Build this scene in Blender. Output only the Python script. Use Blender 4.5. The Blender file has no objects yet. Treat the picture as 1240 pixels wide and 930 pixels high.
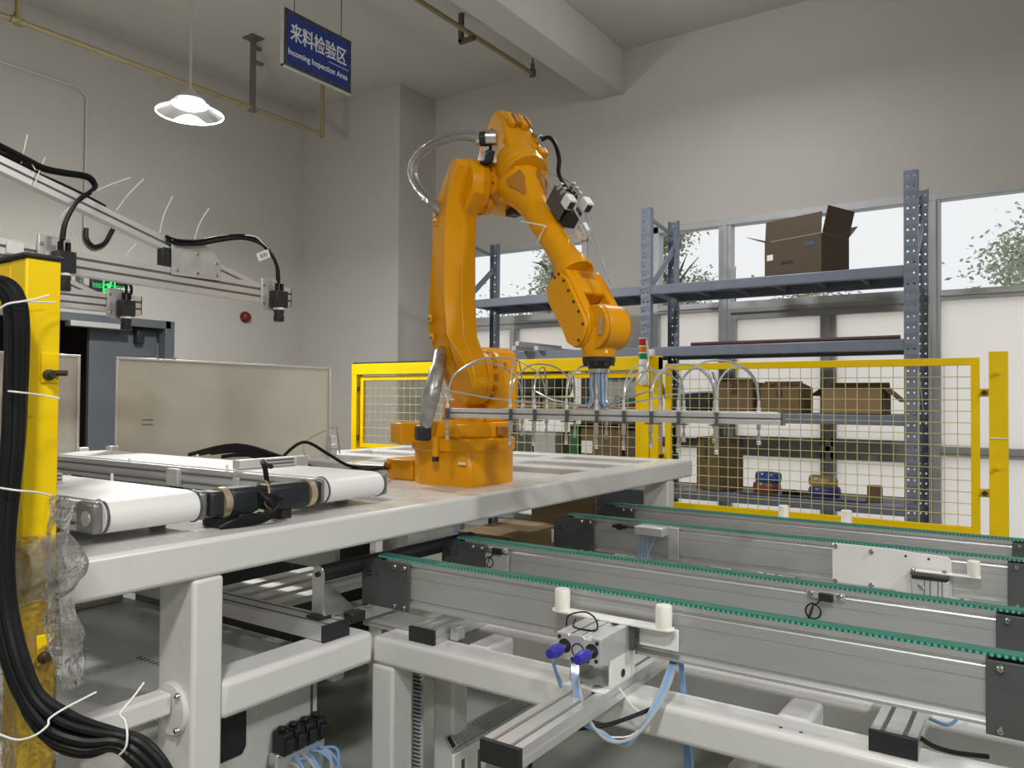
import bpy, bmesh, math, random
from mathutils import Vector, Matrix

# ------------------------------------------------------------------ camera
sc = bpy.context.scene
COL = sc.collection
cam_data = bpy.data.cameras.new('camera')
cam = bpy.data.objects.new('camera', cam_data)
COL.objects.link(cam)
cam_data.sensor_width = 36.0
cam_data.lens = 27.584
cam_data.clip_start = 0.05
cam_data.clip_end = 200
YAW, PITCH, ROLL = math.radians(34.15), math.radians(1.0954), math.radians(0.3895)
fw = Vector((-math.sin(YAW) * math.cos(PITCH), math.cos(YAW) * math.cos(PITCH), math.sin(PITCH)))
rt = Vector((math.cos(YAW), math.sin(YAW), 0))
up = rt.cross(fw)
r2 = rt * math.cos(ROLL) + up * math.sin(ROLL)
u2 = up * math.cos(ROLL) - rt * math.sin(ROLL)
cam.matrix_world = Matrix(((r2.x, u2.x, -fw.x, 0), (r2.y, u2.y, -fw.y, 0), (r2.z, u2.z, -fw.z, 1.4), (0, 0, 0, 1)))
sc.camera = cam

# ------------------------------------------------------------------ exposure
sc.view_settings.view_transform = 'Standard'
sc.view_settings.look = 'None'
sc.view_settings.gamma = 1.0
sc.view_settings.use_curve_mapping = False
sc.view_settings.exposure = 0.0

# ------------------------------------------------------------------ sky: bright overcast
world = bpy.data.worlds.new('overcast_sky')
sc.world = world
world.use_nodes = True
wn = world.node_tree
bg = wn.nodes['Background']
bg.inputs['Color'].default_value = (0.97, 0.98, 1.0, 1)
bg.inputs['Strength'].default_value = 0.95

# ------------------------------------------------------------------ hall lamps (high bay pendants)
def hall_light(x, y, z, power, glow=0, size=0.42, color=(1.0, 0.985, 0.96)):
    d = bpy.data.lights.new('hall_lamp_light', 'AREA')
    d.shape = 'DISK'
    d.size = size
    d.energy = power
    d.color = color
    d.spread = math.radians(170)
    o = bpy.data.objects.new('hall_lamp_light', d)
    o.location = (x, y, z)
    COL.objects.link(o)
    if glow:
        p = bpy.data.lights.new('hall_lamp_fill', 'POINT')      # added fill for walls and ceiling, in place of the clear shade's scatter
        p.energy = glow; p.color = color; p.shadow_soft_size = 0.15
        q = bpy.data.objects.new('hall_lamp_fill', p)
        q.location = (x, y, z - 0.06)
        COL.objects.link(q)
    return o
LAMP = (-5.035, 3.305, 3.466)
hall_light(LAMP[0], LAMP[1], LAMP[2] - 0.03, 85, 88, 0.22)
hall_light(0.05, -0.6, 3.9, 88, 26)
hall_light(2.7, 2.2, 3.9, 105, 32)
hall_light(-2.0, 5.1, 4.35, 42, 18, color=(0.97, 0.98, 1.0))
hall_light(2.2, -2.2, 3.9, 80, 30)
hall_light(-5.0, -2.6, 3.9, 40, 8)

# ------------------------------------------------------------------ materials
def mat(name, color, rough=0.5, metal=0.0, spec=0.5, bump=0.0, bscale=60.0, var=0.0, vscale=4.0, coat=0.0, stretch=None):
    m = bpy.data.materials.new(name)
    m.use_nodes = True
    nt = m.node_tree
    b = nt.nodes['Principled BSDF']
    b.inputs['Base Color'].default_value = (*color, 1)
    b.inputs['Roughness'].default_value = rough
    b.inputs['Metallic'].default_value = metal
    b.inputs['Specular IOR Level'].default_value = spec
    if coat:
        b.inputs['Coat Weight'].default_value = coat
        b.inputs['Coat Roughness'].default_value = 0.12
    tc = nt.nodes.new('ShaderNodeTexCoord')
    src = tc.outputs['Object']
    if stretch:
        mp = nt.nodes.new('ShaderNodeMapping')
        mp.inputs['Scale'].default_value = stretch
        nt.links.new(src, mp.inputs['Vector'])
        src = mp.outputs['Vector']
    if var:
        n = nt.nodes.new('ShaderNodeTexNoise')
        n.inputs['Scale'].default_value = vscale
        n.inputs['Detail'].default_value = 5
        nt.links.new(src, n.inputs['Vector'])
        r = nt.nodes.new('ShaderNodeValToRGB')
        r.color_ramp.elements[0].position = 0.3
        r.color_ramp.elements[1].position = 0.7
        r.color_ramp.elements[0].color = (*[c * (1 - var) for c in color], 1)
        r.color_ramp.elements[1].color = (*[min(1, c * (1 + var)) for c in color], 1)
        nt.links.new(n.outputs['Fac'], r.inputs['Fac'])
        nt.links.new(r.outputs['Color'], b.inputs['Base Color'])
        mr = nt.nodes.new('ShaderNodeMapRange')
        mr.inputs['To Min'].default_value = max(0.02, rough - 0.06)
        mr.inputs['To Max'].default_value = min(1, rough + 0.06)
        nt.links.new(n.outputs['Fac'], mr.inputs['Value'])
        nt.links.new(mr.outputs['Result'], b.inputs['Roughness'])
    if bump:
        n2 = nt.nodes.new('ShaderNodeTexNoise')
        n2.inputs['Scale'].default_value = bscale
        n2.inputs['Detail'].default_value = 3
        nt.links.new(src, n2.inputs['Vector'])
        bp = nt.nodes.new('ShaderNodeBump')
        bp.inputs['Strength'].default_value = bump
        bp.inputs['Distance'].default_value = 0.002
        nt.links.new(n2.outputs['Fac'], bp.inputs['Height'])
        nt.links.new(bp.outputs['Normal'], b.inputs['Normal'])
    return m

def emit(name, color, strength):
    m = bpy.data.materials.new(name)
    m.use_nodes = True
    b = m.node_tree.nodes['Principled BSDF']
    b.inputs['Base Color'].default_value = (*color, 1)
    b.inputs['Emission Color'].default_value = (*color, 1)
    b.inputs['Emission Strength'].default_value = strength
    return m

def thin_clear(name, tint, gloss_fac, rough, crinkle=0.0, cscale=30.0, white=0.0):
    m = bpy.data.materials.new(name)
    m.use_nodes = True
    nt = m.node_tree
    nt.nodes.remove(nt.nodes['Principled BSDF'])
    out = nt.nodes['Material Output']
    tr = nt.nodes.new('ShaderNodeBsdfTransparent')
    tr.inputs['Color'].default_value = (*tint, 1)
    gl = nt.nodes.new('ShaderNodeBsdfGlossy')
    gl.inputs['Roughness'].default_value = rough
    mix = nt.nodes.new('ShaderNodeMixShader')
    fr = nt.nodes.new('ShaderNodeFresnel')
    fr.inputs['IOR'].default_value = 1.45
    ma = nt.nodes.new('ShaderNodeMath')
    ma.operation = 'ADD'
    ma.use_clamp = True
    ma.inputs[1].default_value = gloss_fac
    nt.links.new(fr.outputs['Fac'], ma.inputs[0])
    nt.links.new(ma.outputs[0], mix.inputs['Fac'])
    base = tr.outputs['BSDF']
    if white:
        df = nt.nodes.new('ShaderNodeBsdfDiffuse')
        df.inputs['Color'].default_value = (0.85, 0.85, 0.83, 1)
        m0 = nt.nodes.new('ShaderNodeMixShader')
        m0.inputs['Fac'].default_value = white
        nt.links.new(base, m0.inputs[1])
        nt.links.new(df.outputs['BSDF'], m0.inputs[2])
        base = m0.outputs['Shader']
    nt.links.new(base, mix.inputs[1])
    nt.links.new(gl.outputs['BSDF'], mix.inputs[2])
    if crinkle:
        tc = nt.nodes.new('ShaderNodeTexCoord')
        n = nt.nodes.new('ShaderNodeTexNoise')
        n.inputs['Scale'].default_value = cscale
        n.inputs['Detail'].default_value = 6
        n.inputs['Distortion'].default_value = 1.5
        nt.links.new(tc.outputs['Object'], n.inputs['Vector'])
        bp = nt.nodes.new('ShaderNodeBump')
        bp.inputs['Strength'].default_value = crinkle
        bp.inputs['Distance'].default_value = 0.02
        nt.links.new(n.outputs['Fac'], bp.inputs['Height'])
        nt.links.new(bp.outputs['Normal'], gl.inputs['Normal'])
        nt.links.new(bp.outputs['Normal'], fr.inputs['Normal'])
    nt.links.new(mix.outputs['Shader'], out.inputs['Surface'])
    return m

def translucent(name, color):
    m = bpy.data.materials.new(name)
    m.use_nodes = True
    nt = m.node_tree
    nt.nodes.remove(nt.nodes['Principled BSDF'])
    t = nt.nodes.new('ShaderNodeBsdfTranslucent')
    t.inputs['Color'].default_value = (*color, 1)
    d = nt.nodes.new('ShaderNodeBsdfDiffuse')
    d.inputs['Color'].default_value = (*color, 1)
    mx = nt.nodes.new('ShaderNodeMixShader')
    mx.inputs['Fac'].default_value = 0.05
    nt.links.new(t.outputs['BSDF'], mx.inputs[1])
    nt.links.new(d.outputs['BSDF'], mx.inputs[2])
    nt.links.new(mx.outputs['Shader'], nt.nodes['Material Output'].inputs['Surface'])
    return m

M = dict(
    wall=mat('wall_paint', (0.50, 0.48, 0.445), 0.85, bump=0.15, bscale=25, var=0.03, vscale=1.2),
    ceiling=mat('ceiling_paint', (0.55, 0.53, 0.49), 0.9, var=0.03, vscale=1.0),
    floor=mat('floor_epoxy', (0.22, 0.235, 0.21), 0.3, var=0.12, vscale=1.5),
    ground=mat('yard_concrete', (0.82, 0.80, 0.76), 0.9, var=0.1, vscale=2),
    winframe=mat('window_aluminium', (0.46, 0.47, 0.47), 0.45, 0.25, var=0.05, vscale=8),
    darkframe=mat('door_grey', (0.105, 0.12, 0.135), 0.5, var=0.06, vscale=3),
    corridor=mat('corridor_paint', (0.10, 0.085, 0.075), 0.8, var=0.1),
    glass=thin_clear('window_glass', (0.97, 0.98, 0.98), 0.0, 0.0),
    frosted=translucent('frosted_film', (0.985, 0.945, 0.885)),
    white=mat('white_enamel', (0.66, 0.66, 0.64), 0.27, var=0.008, vscale=5, bump=0.04, bscale=90),
    yellow=mat('safety_yellow', (0.88, 0.60, 0.003), 0.38, spec=0.25, var=0.05, vscale=6, bump=0.05, bscale=80),
    orange=mat('robot_orange', (0.76, 0.325, 0.002), 0.30, spec=0.28, var=0.02, vscale=5, coat=0.06, bump=0.06, bscale=120),
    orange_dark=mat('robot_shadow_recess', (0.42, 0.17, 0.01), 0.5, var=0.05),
    alu=mat('anodised_aluminium', (0.60, 0.605, 0.61), 0.42, 0.75, bump=0.06, bscale=14, var=0.05, vscale=6, stretch=(1, 6, 40)),
    aluB=mat('extruded_aluminium', (0.74, 0.74, 0.73), 0.38, 0.7, var=0.04, vscale=9),
    sheet=mat('galvanised_sheet', (0.64, 0.635, 0.56), 0.34, 0.4, var=0.06, vscale=2.2, bump=0.05, bscale=5, stretch=(1, 1, 0.3)),
    steel=mat('bright_steel', (0.7, 0.7, 0.68), 0.22, 1.0, var=0.05, vscale=30),
    gun=mat('dark_steel_plate', (0.13, 0.135, 0.14), 0.42, 0.6, var=0.08, vscale=14),
    bracket=mat('machined_plate', (0.55, 0.55, 0.53), 0.42, 0.5, var=0.1, vscale=22),
    groove=mat('groove_shadow_grey', (0.14, 0.14, 0.14), 0.55, 0.4, var=0.05),
    black=mat('black_plastic', (0.016, 0.017, 0.02), 0.42, var=0.15, vscale=20),
    rubber=mat('black_cable_rubber', (0.008, 0.008, 0.009), 0.42, spec=0.22, var=0.1, vscale=30),
    green=mat('green_belt', (0.010, 0.135, 0.095), 0.45, var=0.06, vscale=40),
    greenlite=mat('green_belt_teeth', (0.13, 0.42, 0.33), 0.5, var=0.06, vscale=40),
    belt=mat('white_pu_belt', (0.80, 0.80, 0.79), 0.42, var=0.015, vscale=6),
    rack=mat('rack_steel_blue', (0.175, 0.20, 0.255), 0.42, 0.1, var=0.07, vscale=10),
    card=mat('cardboard', (0.15, 0.10, 0.05), 0.85, var=0.08, vscale=9, bump=0.1, bscale=40),
    card_backlit=mat('cardboard_backlit', (0.085, 0.06, 0.036), 0.85, var=0.08, vscale=9, bump=0.1, bscale=40),  # darker copy of the cardboard, its backlit shade put into the colour
    block=mat('grey_bearing_block', (0.25, 0.25, 0.26), 0.35, 0.5, var=0.08, vscale=14),
    card2=mat('cardboard_pale', (0.24, 0.165, 0.09), 0.85, var=0.08, vscale=9, bump=0.1, bscale=40),
    paper=mat('white_paper', (0.78, 0.78, 0.76), 0.6, var=0.03),
    nylon=mat('nylon_white', (0.80, 0.80, 0.77), 0.45, var=0.02),
    peg=mat('peg_plastic', (0.78, 0.77, 0.70), 0.42, var=0.03, vscale=12),
    bluecap=mat('blue_cap', (0.03, 0.03, 0.33), 0.35, var=0.08, vscale=20),
    bluetube=mat('blue_air_tube', (0.20, 0.36, 0.60), 0.25, var=0.1, vscale=12),
    cleartube=mat('clear_air_tube', (0.40, 0.42, 0.43), 0.2, 0.1, var=0.08, vscale=12),
    hose=mat('silver_sleeve', (0.38, 0.38, 0.37), 0.36, 0.55, var=0.3, vscale=26, bump=0.5, bscale=60),
    clearhose=thin_clear('clear_sleeve', (0.92, 0.93, 0.93), 0.06, 0.14, 0.5, 30, 0.22),
    film=thin_clear('stretch_film', (0.985, 0.985, 0.98), 0.03, 0.06, 1.0, 24, 0.02),
    filmloose=thin_clear('loose_stretch_film', (0.98, 0.98, 0.975), 0.07, 0.05, 1.0, 34, 0.10),
    brass=mat('brass_ring', (0.62, 0.53, 0.36), 0.35, 0.7, var=0.05),
    motor=mat('motor_black', (0.012, 0.016, 0.020), 0.5, var=0.15, vscale=15),
    pipe=mat('yellow_gas_pipe', (0.31, 0.25, 0.12), 0.5, var=0.12, vscale=10),
    pipedark=mat('brown_hanger', (0.10, 0.075, 0.055), 0.6, var=0.1),
    hanger=mat('grey_hanger', (0.13, 0.13, 0.125), 0.55, var=0.1),
    conduit=mat('wall_conduit', (0.52, 0.50, 0.47), 0.6, var=0.02),
    signblue=mat('sign_blue', (0.020, 0.050, 0.30), 0.4, var=0.06, vscale=6),
    signedge=mat('sign_worn_border', (0.055, 0.065, 0.075), 0.6, var=0.55, vscale=22),
    white_ink=mat('white_lettering', (0.93, 0.93, 0.93), 0.5, var=0.02),
    black_ink=mat('black_lettering', (0.02, 0.02, 0.02), 0.6, var=0.02),
    blue_ink=mat('blue_print', (0.05, 0.09, 0.13), 0.7, var=0.1),
    red=mat('alarm_red', (0.16, 0.012, 0.010), 0.45, var=0.1),
    lens_red=mat('lens_red', (0.42, 0.025, 0.02), 0.18, var=0.06),
    lens_amber=mat('lens_amber', (0.62, 0.20, 0.015), 0.18, var=0.06),
    lens_green=mat('lens_green', (0.01, 0.25, 0.06), 0.18, var=0.06),
    exitgreen=emit('exit_green', (0.02, 0.72, 0.14), 1.1),
    exitdim=emit('exit_green_dim', (0.02, 0.55, 0.14), 0.55),
    lampcore=emit('led_core', (0.93, 0.96, 1.0), 14.0),
    lamprim=emit('lit_shade_rim', (0.86, 0.90, 1.0), 1.0),
    lampshade=thin_clear('polycarbonate_shade', (0.93, 0.93, 0.95), 0.08, 0.2, white=0.5),
    pvctape=mat('blue_tape', (0.02, 0.08, 0.30), 0.25, var=0.2, vscale=30),
    redtape=mat('red_tape', (0.22, 0.07, 0.05), 0.3, var=0.2, vscale=30),
    navytape=mat('navy_tape', (0.035, 0.04, 0.20), 0.3, var=0.2, vscale=30),
    goldtape=mat('gold_tape', (0.34, 0.27, 0.12), 0.3, var=0.2, vscale=30),
    maroon=mat('maroon_roll', (0.07, 0.018, 0.018), 0.6, var=0.3, vscale=40),
    darkgreen=mat('green_crate', (0.02, 0.11, 0.035), 0.5, var=0.1),
    khaki=mat('khaki_carton', (0.20, 0.17, 0.06), 0.8, var=0.1),
    greybox=mat('grey_cabinet', (0.40, 0.41, 0.41), 0.5, var=0.04),
    bark=mat('bark', (0.16, 0.13, 0.10), 0.9, var=0.2),
    leaf=mat('hazy_leaf', (0.34, 0.40, 0.26), 0.7, var=0.2, vscale=3),
    leafpale=mat('hazy_leaf_pale', (0.46, 0.50, 0.38), 0.7, var=0.2, vscale=3),
    screw=mat('zinc_screw', (0.55, 0.55, 0.53), 0.25, 1.0, var=0.05),
    darkscrew=mat('black_screw', (0.05, 0.035, 0.02), 0.4, 0.3, var=0.05),
    shelfgrey=mat('under_shelf_grey', (0.34, 0.34, 0.32), 0.45, var=0.05),
)

# ------------------------------------------------------------------ mesh helpers
class MB:
    """collects geometry for one object"""
    def __init__(self):
        self.bm = bmesh.new()
    def _add(self, co, faces):
        vs = [self.bm.verts.new(c) for c in co]
        for f in faces:
            try:
                self.bm.faces.new([vs[i] for i in f])
            except ValueError:
                pass
        return self
    def box(self, a, b):
        x0, x1 = sorted((a[0], b[0])); y0, y1 = sorted((a[1], b[1])); z0, z1 = sorted((a[2], b[2]))
        co = [(x0,y0,z0),(x1,y0,z0),(x1,y1,z0),(x0,y1,z0),(x0,y0,z1),(x1,y0,z1),(x1,y1,z1),(x0,y1,z1)]
        return self._add(co, [(0,3,2,1),(4,5,6,7),(0,1,5,4),(1,2,6,5),(2,3,7,6),(3,0,4,7)])
    def frame_box(self, c, ax, ay, az, sx, sy, sz):
        """box centred on c with given unit axes and full sizes"""
        c, ax, ay, az = Vector(c), Vector(ax), Vector(ay), Vector(az)
        co = []
        for k in (-.5, .5):
            for i, j in ((-.5,-.5),(.5,-.5),(.5,.5),(-.5,.5)):
                co.append(c + ax*(i*sx) + ay*(j*sy) + az*(k*sz))
        return self._add(co, [(0,3,2,1),(4,5,6,7),(0,1,5,4),(1,2,6,5),(2,3,7,6),(3,0,4,7)])
    def bar(self, p, q, w, h, upv=(0, 0, 1)):
        p, q = Vector(p), Vector(q)
        d = (q - p); L = d.length; d.normalize()
        u = Vector(upv)
        if abs(d.dot(u)) > 0.98:
            u = Vector((0, 1, 0))
        s = d.cross(u).normalized(); u = s.cross(d).normalized()
        return self.frame_box((p + q) / 2, d, s, u, L, w, h)
    def cyl(self, p, q, r, r2=None, seg=20, caps=True):
        p, q = Vector(p), Vector(q)
        if r2 is None: r2 = r
        d = (q - p).normalized()
        u = Vector((0, 0, 1)) if abs(d.z) < 0.9 else Vector((1, 0, 0))
        s = d.cross(u).normalized(); u = s.cross(d).normalized()
        co = []
        for c, rr in ((p, r), (q, r2)):
            for i in range(seg):
                t = 2 * math.pi * i / seg
                co.append(c + s * (rr * math.cos(t)) + u * (rr * math.sin(t)))
        fs = [(i, (i+1) % seg, seg + (i+1) % seg, seg + i) for i in range(seg)]
        if caps:
            fs += [tuple(range(seg))[::-1], tuple(range(seg, 2*seg))]
        return self._add(co, fs)
    def lathe(self, base, axis, prof, seg=28):
        """prof: list of (radius, height along axis)"""
        base, d = Vector(base), Vector(axis).normalized()
        u = Vector((0, 0, 1)) if abs(d.z) < 0.9 else Vector((1, 0, 0))
        s = d.cross(u).normalized(); u = s.cross(d).normalized()
        co, fs, rings = [], [], []
        for r, h in prof:
            if r < 1e-6:
                rings.append([len(co)]); co.append(base + d*h)
            else:
                ids = []
                for i in range(seg):
                    t = 2*math.pi*i/seg
                    ids.append(len(co)); co.append(base + d*h + s*(r*math.cos(t)) + u*(r*math.sin(t)))
                rings.append(ids)
        for a, b in zip(rings, rings[1:]):
            for i in range(seg):
                j = (i+1) % seg
                if len(a) == 1 and len(b) == 1: continue
                if len(a) == 1: fs.append((a[0], b[i], b[j]))
                elif len(b) == 1: fs.append((a[i], a[j], b[0]))
                else: fs.append((a[i], a[j], b[j], b[i]))
        return self._add(co, fs)
    def tube(self, pts, r, seg=8, smooth=6, closed_caps=True, flat=1.0):
        pts = [Vector(p) for p in pts]
        path = catmull(pts, smooth) if smooth > 1 and len(pts) > 2 else pts
        co, fs = [], []
        n = len(path)
        prev = None
        for k, p in enumerate(path):
            d = (path[min(k+1, n-1)] - path[max(k-1, 0)])
            if d.length < 1e-9: d = Vector((0, 0, 1))
            d.normalize()
            if prev is None:
                u = Vector((0, 0, 1)) if abs(d.z) < 0.9 else Vector((1, 0, 0))
            else:
                u = prev
            s = d.cross(u)
            if s.length < 1e-6: s = d.cross(Vector((1, 0.3, 0)))
            s.normalize(); u = s.cross(d).normalized(); prev = u
            rr = r[min(k * len(r) // n, len(r) - 1)] if isinstance(r, (list, tuple)) else r
            for i in range(seg):
                t = 2*math.pi*i/seg
                co.append(p + s*(rr*math.cos(t)) + u*(rr*flat*math.sin(t)))
        for k in range(n-1):
            for i in range(seg):
                j = (i+1) % seg
                fs.append((k*seg+i, k*seg+j, (k+1)*seg+j, (k+1)*seg+i))
        if closed_caps:
            fs.append(tuple(range(seg))[::-1]); fs.append(tuple(range((n-1)*seg, n*seg)))
        return self._add(co, fs)
    def prism(self, pts, f0, f1):
        """pts: 2D outline; f0/f1: functions (u, v) -> 3D point for the two caps"""
        n = len(pts)
        co = [f0(*p) for p in pts] + [f1(*p) for p in pts]
        fs = [tuple(range(n))[::-1], tuple(range(n, 2*n))]
        fs += [(i, (i+1) % n, n + (i+1) % n, n + i) for i in range(n)]
        return self._add(co, fs)
    def loft(self, rings):
        n = len(rings[0])
        co = [p for r in rings for p in r]
        fs = [tuple(range(n))[::-1], tuple(range((len(rings)-1)*n, len(rings)*n))]
        for k in range(len(rings)-1):
            for i in range(n):
                j = (i+1) % n
                fs.append((k*n+i, k*n+j, (k+1)*n+j, (k+1)*n+i))
        return self._add(co, fs)
    def quad(self, a, b, c, d):
        return self._add([a, b, c, d], [(0, 1, 2, 3)])

def catmull(pts, sub):
    out = []
    n = len(pts)
    for i in range(n-1):
        p0 = pts[max(i-1, 0)]; p1 = pts[i]; p2 = pts[i+1]; p3 = pts[min(i+2, n-1)]
        for k in range(sub):
            t = k / sub
            out.append(0.5*((2*p1) + (p2-p0)*t + (2*p0-5*p1+4*p2-p3)*t*t + (3*p1-p0-3*p2+p3)*t**3))
    out.append(pts[-1])
    return out

def root_loc(o):
    v = Vector((0, 0, 0))
    while o is not None:
        v += Vector(o.location)
        o = o.parent
    return v

def obj(name, mb, m, parent=None, bevel=0.0, loc=None, seg=2, kind=None, angle=35, solid=0.0, weld=True):
    """links the collected geometry as ONE mesh object (coordinates given in world space)"""
    bm = mb.bm
    if solid: bmesh.ops.remove_doubles(bm, verts=bm.verts[:], dist=1e-5)
    bmesh.ops.recalc_face_normals(bm, faces=bm.faces[:])
    off = root_loc(parent) if parent is not None else Vector(loc or (0, 0, 0))
    for v in bm.verts:
        v.co -= off
    me = bpy.data.meshes.new(name)
    bm.to_mesh(me); bm.free()
    me.materials.append(m)
    if angle:
      for p in me.polygons:
        p.use_smooth = True
      me.set_sharp_from_angle(angle=math.radians(angle))
    o = bpy.data.objects.new(name, me)
    COL.objects.link(o)
    if parent is not None:
        o.parent = parent
    else:
        o.location = off
    if bevel:
        b = o.modifiers.new('bevel', 'BEVEL')
        b.width = bevel; b.segments = seg; b.limit_method = 'ANGLE'; b.angle_limit = math.radians(40)
    if solid:
        s = o.modifiers.new('solid', 'SOLIDIFY'); s.thickness = solid
    if kind: o['kind'] = kind
    return o

def thing(name, label, cat, loc=(0, 0, 0), group=None):
    o = bpy.data.objects.new(name, None)
    o.empty_display_size = 0.1
    COL.objects.link(o)
    o.location = loc
    o['label'] = label; o['category'] = cat
    if group: o['group'] = group
    return o

def tag(o, label, cat, group=None):
    o['label'] = label; o['category'] = cat
    if group: o['group'] = group
    return o

def struct(name, mb, m, label=None, **kw):
    o = obj(name, mb, m, **kw)
    o['kind'] = 'structure'
    if label: o['label'] = label
    return o

def copy_of(o, parent=None, shift=(0, 0, 0)):
    c = o.copy(); COL.objects.link(c)
    if parent is not None: c.parent = parent
    c.location = Vector(o.location) + Vector(shift)
    for ch in list(o.children):
        copy_of(ch, c)
    return c

def text_mesh(name, body, size, origin, ex, ey, m, parent, depth=0.0015, align='LEFT', spacing=1.0, bold=0.0, xs=1.0):
    b_ = bold
    """lettering as a thin mesh lying in the plane spanned by ex, ey"""
    cu = bpy.data.curves.new(name, 'FONT')
    cu.body = body; cu.size = size; cu.align_x = align; cu.space_character = spacing
    cu.extrude = depth
    t = bpy.data.objects.new(name, cu)
    COL.objects.link(t)
    dg = bpy.context.evaluated_depsgraph_get()
    me = bpy.data.meshes.new_from_object(t.evaluated_get(dg))
    bpy.data.objects.remove(t)
    ex, ey = Vector(ex).normalized(), Vector(ey).normalized()
    ez = ex.cross(ey)
    off = root_loc(parent)
    for v in me.vertices:
        v.co = Vector(origin) + ex*(v.co.x*xs) + ey*v.co.y + ez*v.co.z - off
    me.materials.clear(); me.materials.append(m)
    if b_:                                                   # heavier strokes: the outline laid down a few times, slightly shifted
        bm = bmesh.new()
        for k, (du, dv) in enumerate(((0, 0), (b_, 0), (-b_, 0), (0, b_), (0, -b_))):
            n0 = len(bm.verts)
            bm.from_mesh(me)
            bm.verts.ensure_lookup_table()
            for v in bm.verts[n0:]:
                v.co += ex*du + ey*dv + ez*(k*1e-5)
        bm.to_mesh(me); bm.free()
    o = bpy.data.objects.new(name, me)
    COL.objects.link(o); o.parent = parent
    return o

def screw(parent, p, d, r=0.006, h=0.004, m=None, name='screw'):
    p, d = Vector(p), Vector(d).normalized()
    b = MB(); b.lathe(p, d, [(r, 0), (r, h*0.7), (r*0.75, h), (r*0.45, h), (r*0.40, h*0.4), (0, h*0.4)], 12)
    return obj(name, b, m or M['screw'], parent)

# ================================================================== SETTING
CEIL = 4.87
XL, YB, XC = -7.41, 7.0, -5.845          # left wall, window wall, corner pier side
b = MB(); b.box((-9.2, -5.2, -0.12), (6.2, 7.2, 0)); struct('floor', b, M['floor'], 'grey green epoxy hall floor')
b = MB(); b.box((-9.2, -5.2, CEIL), (6.2, 7.3, CEIL + 0.15)); struct('ceiling', b, M['ceiling'], 'plain off white ceiling')
# left wall with a doorway
DY0, DY1, DZ = 2.95, 4.62, 2.12
b = MB()
b.box((XL - 0.24, -5.2, 0), (XL, DY0, CEIL)); b.box((XL - 0.24, DY1 + 0.06, 0), (XL, 7.2, CEIL)); b.box((XL - 0.24, DY0, DZ), (XL, DY1 + 0.06, CEIL))
struct('wall_left', b, M['wall'], 'plain grey side wall with a doorway')
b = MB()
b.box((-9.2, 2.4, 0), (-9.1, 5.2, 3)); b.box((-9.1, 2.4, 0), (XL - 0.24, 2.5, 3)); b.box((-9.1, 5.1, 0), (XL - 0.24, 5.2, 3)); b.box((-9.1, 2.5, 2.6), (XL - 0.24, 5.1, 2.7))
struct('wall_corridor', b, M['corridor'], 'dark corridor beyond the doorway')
b = MB(); b.box((XL, 6.385, 0), (XC, 7.0, CEIL)); struct('wall_pier', b, M['wall'], 'square concrete pier in the corner')
# window wall
W1 = (-5.45, -3.83); W2 = (-3.12, 2.5); WZ0, WZ1 = 0.12, 3.06
b = MB()
b.box((XC - 1.6, YB, 0), (W1[0], YB + 0.24, CEIL)); b.box((W1[1], YB, 0), (W2[0], YB + 0.24, CEIL)); b.box((W2[1], YB, 0), (6.2, YB + 0.24, CEIL))
for w in (W1, W2):
    b.box((w[0], YB, WZ1), (w[1], YB + 0.24, CEIL)); b.box((w[0], YB, 0), (w[1], YB + 0.24, WZ0))
struct('wall_back', b, M['wall'], 'grey wall above and between the windows')
b = MB(); b.box((6.0, -5.2, 0), (6.2, 7.2, CEIL)); struct('wall_right', b, M['wall'])
b = MB(); b.box((-9.2, -5.2, 0), (6.2, -5.0, CEIL)); struct('wall_front', b, M['wall'])
b = MB(); b.box((-3.73, -5.0, 4.43), (-3.43, 7.0, CEIL)); struct('trim_1', b, M['ceiling'], 'ceiling beam running towards the window wall', bevel=0.006)
b = MB(); b.box((-40, 7.3, -0.3), (40, 60, -0.15)); struct('ground', b, M['ground'], 'pale concrete yard outside')

# ---- windows
def window(name, label, frames, clears, frosts):
    y0, y1 = YB - 0.02, YB + 0.10
    b = MB()
    for x0, x1, z0, z1 in frames[:4]:
        b.box((x0, y0, z0), (x1, y1, z1))
    o = struct(name, b, M['winframe'], label, bevel=0.004)
    o['kind'] = 'structure'
    for x0, x1, z0, z1 in frames[4:]:
        b = MB(); b.box((x0, y0 + 0.005, z0), (x1, y1 - 0.01, z1))
        # a raised inner bead so the profile reads as an extrusion
        if x1 - x0 > z1 - z0: b.box((x0, y0 - 0.012, z0 + (z1-z0)*0.36), (x1, y0 + 0.005, z0 + (z1-z0)*0.64))
        else: b.box((x0 + (x1-x0)*0.32, y0 - 0.012, z0), (x0 + (x1-x0)*0.68, y0 + 0.005, z1))
        obj('transom' if x1 - x0 > z1 - z0 else 'mullion', b, M['winframe'], o, bevel=0.003)
    for lst, nm, mm in ((clears, 'clear_pane', M['glass']), (frosts, 'frosted_pane', M['frosted'])):
        for x0, x1, z0, z1 in lst:
            b = MB(); b.quad((x0, y0 + 0.06, z0), (x1, y0 + 0.06, z0), (x1, y0 + 0.06, z1), (x0, y0 + 0.06, z1))
            p = obj(nm, b, mm, o)
            if nm == 'frosted_pane': p['label'] = 'frosted pale pane'
    return o
a0, a1 = W1
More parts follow.
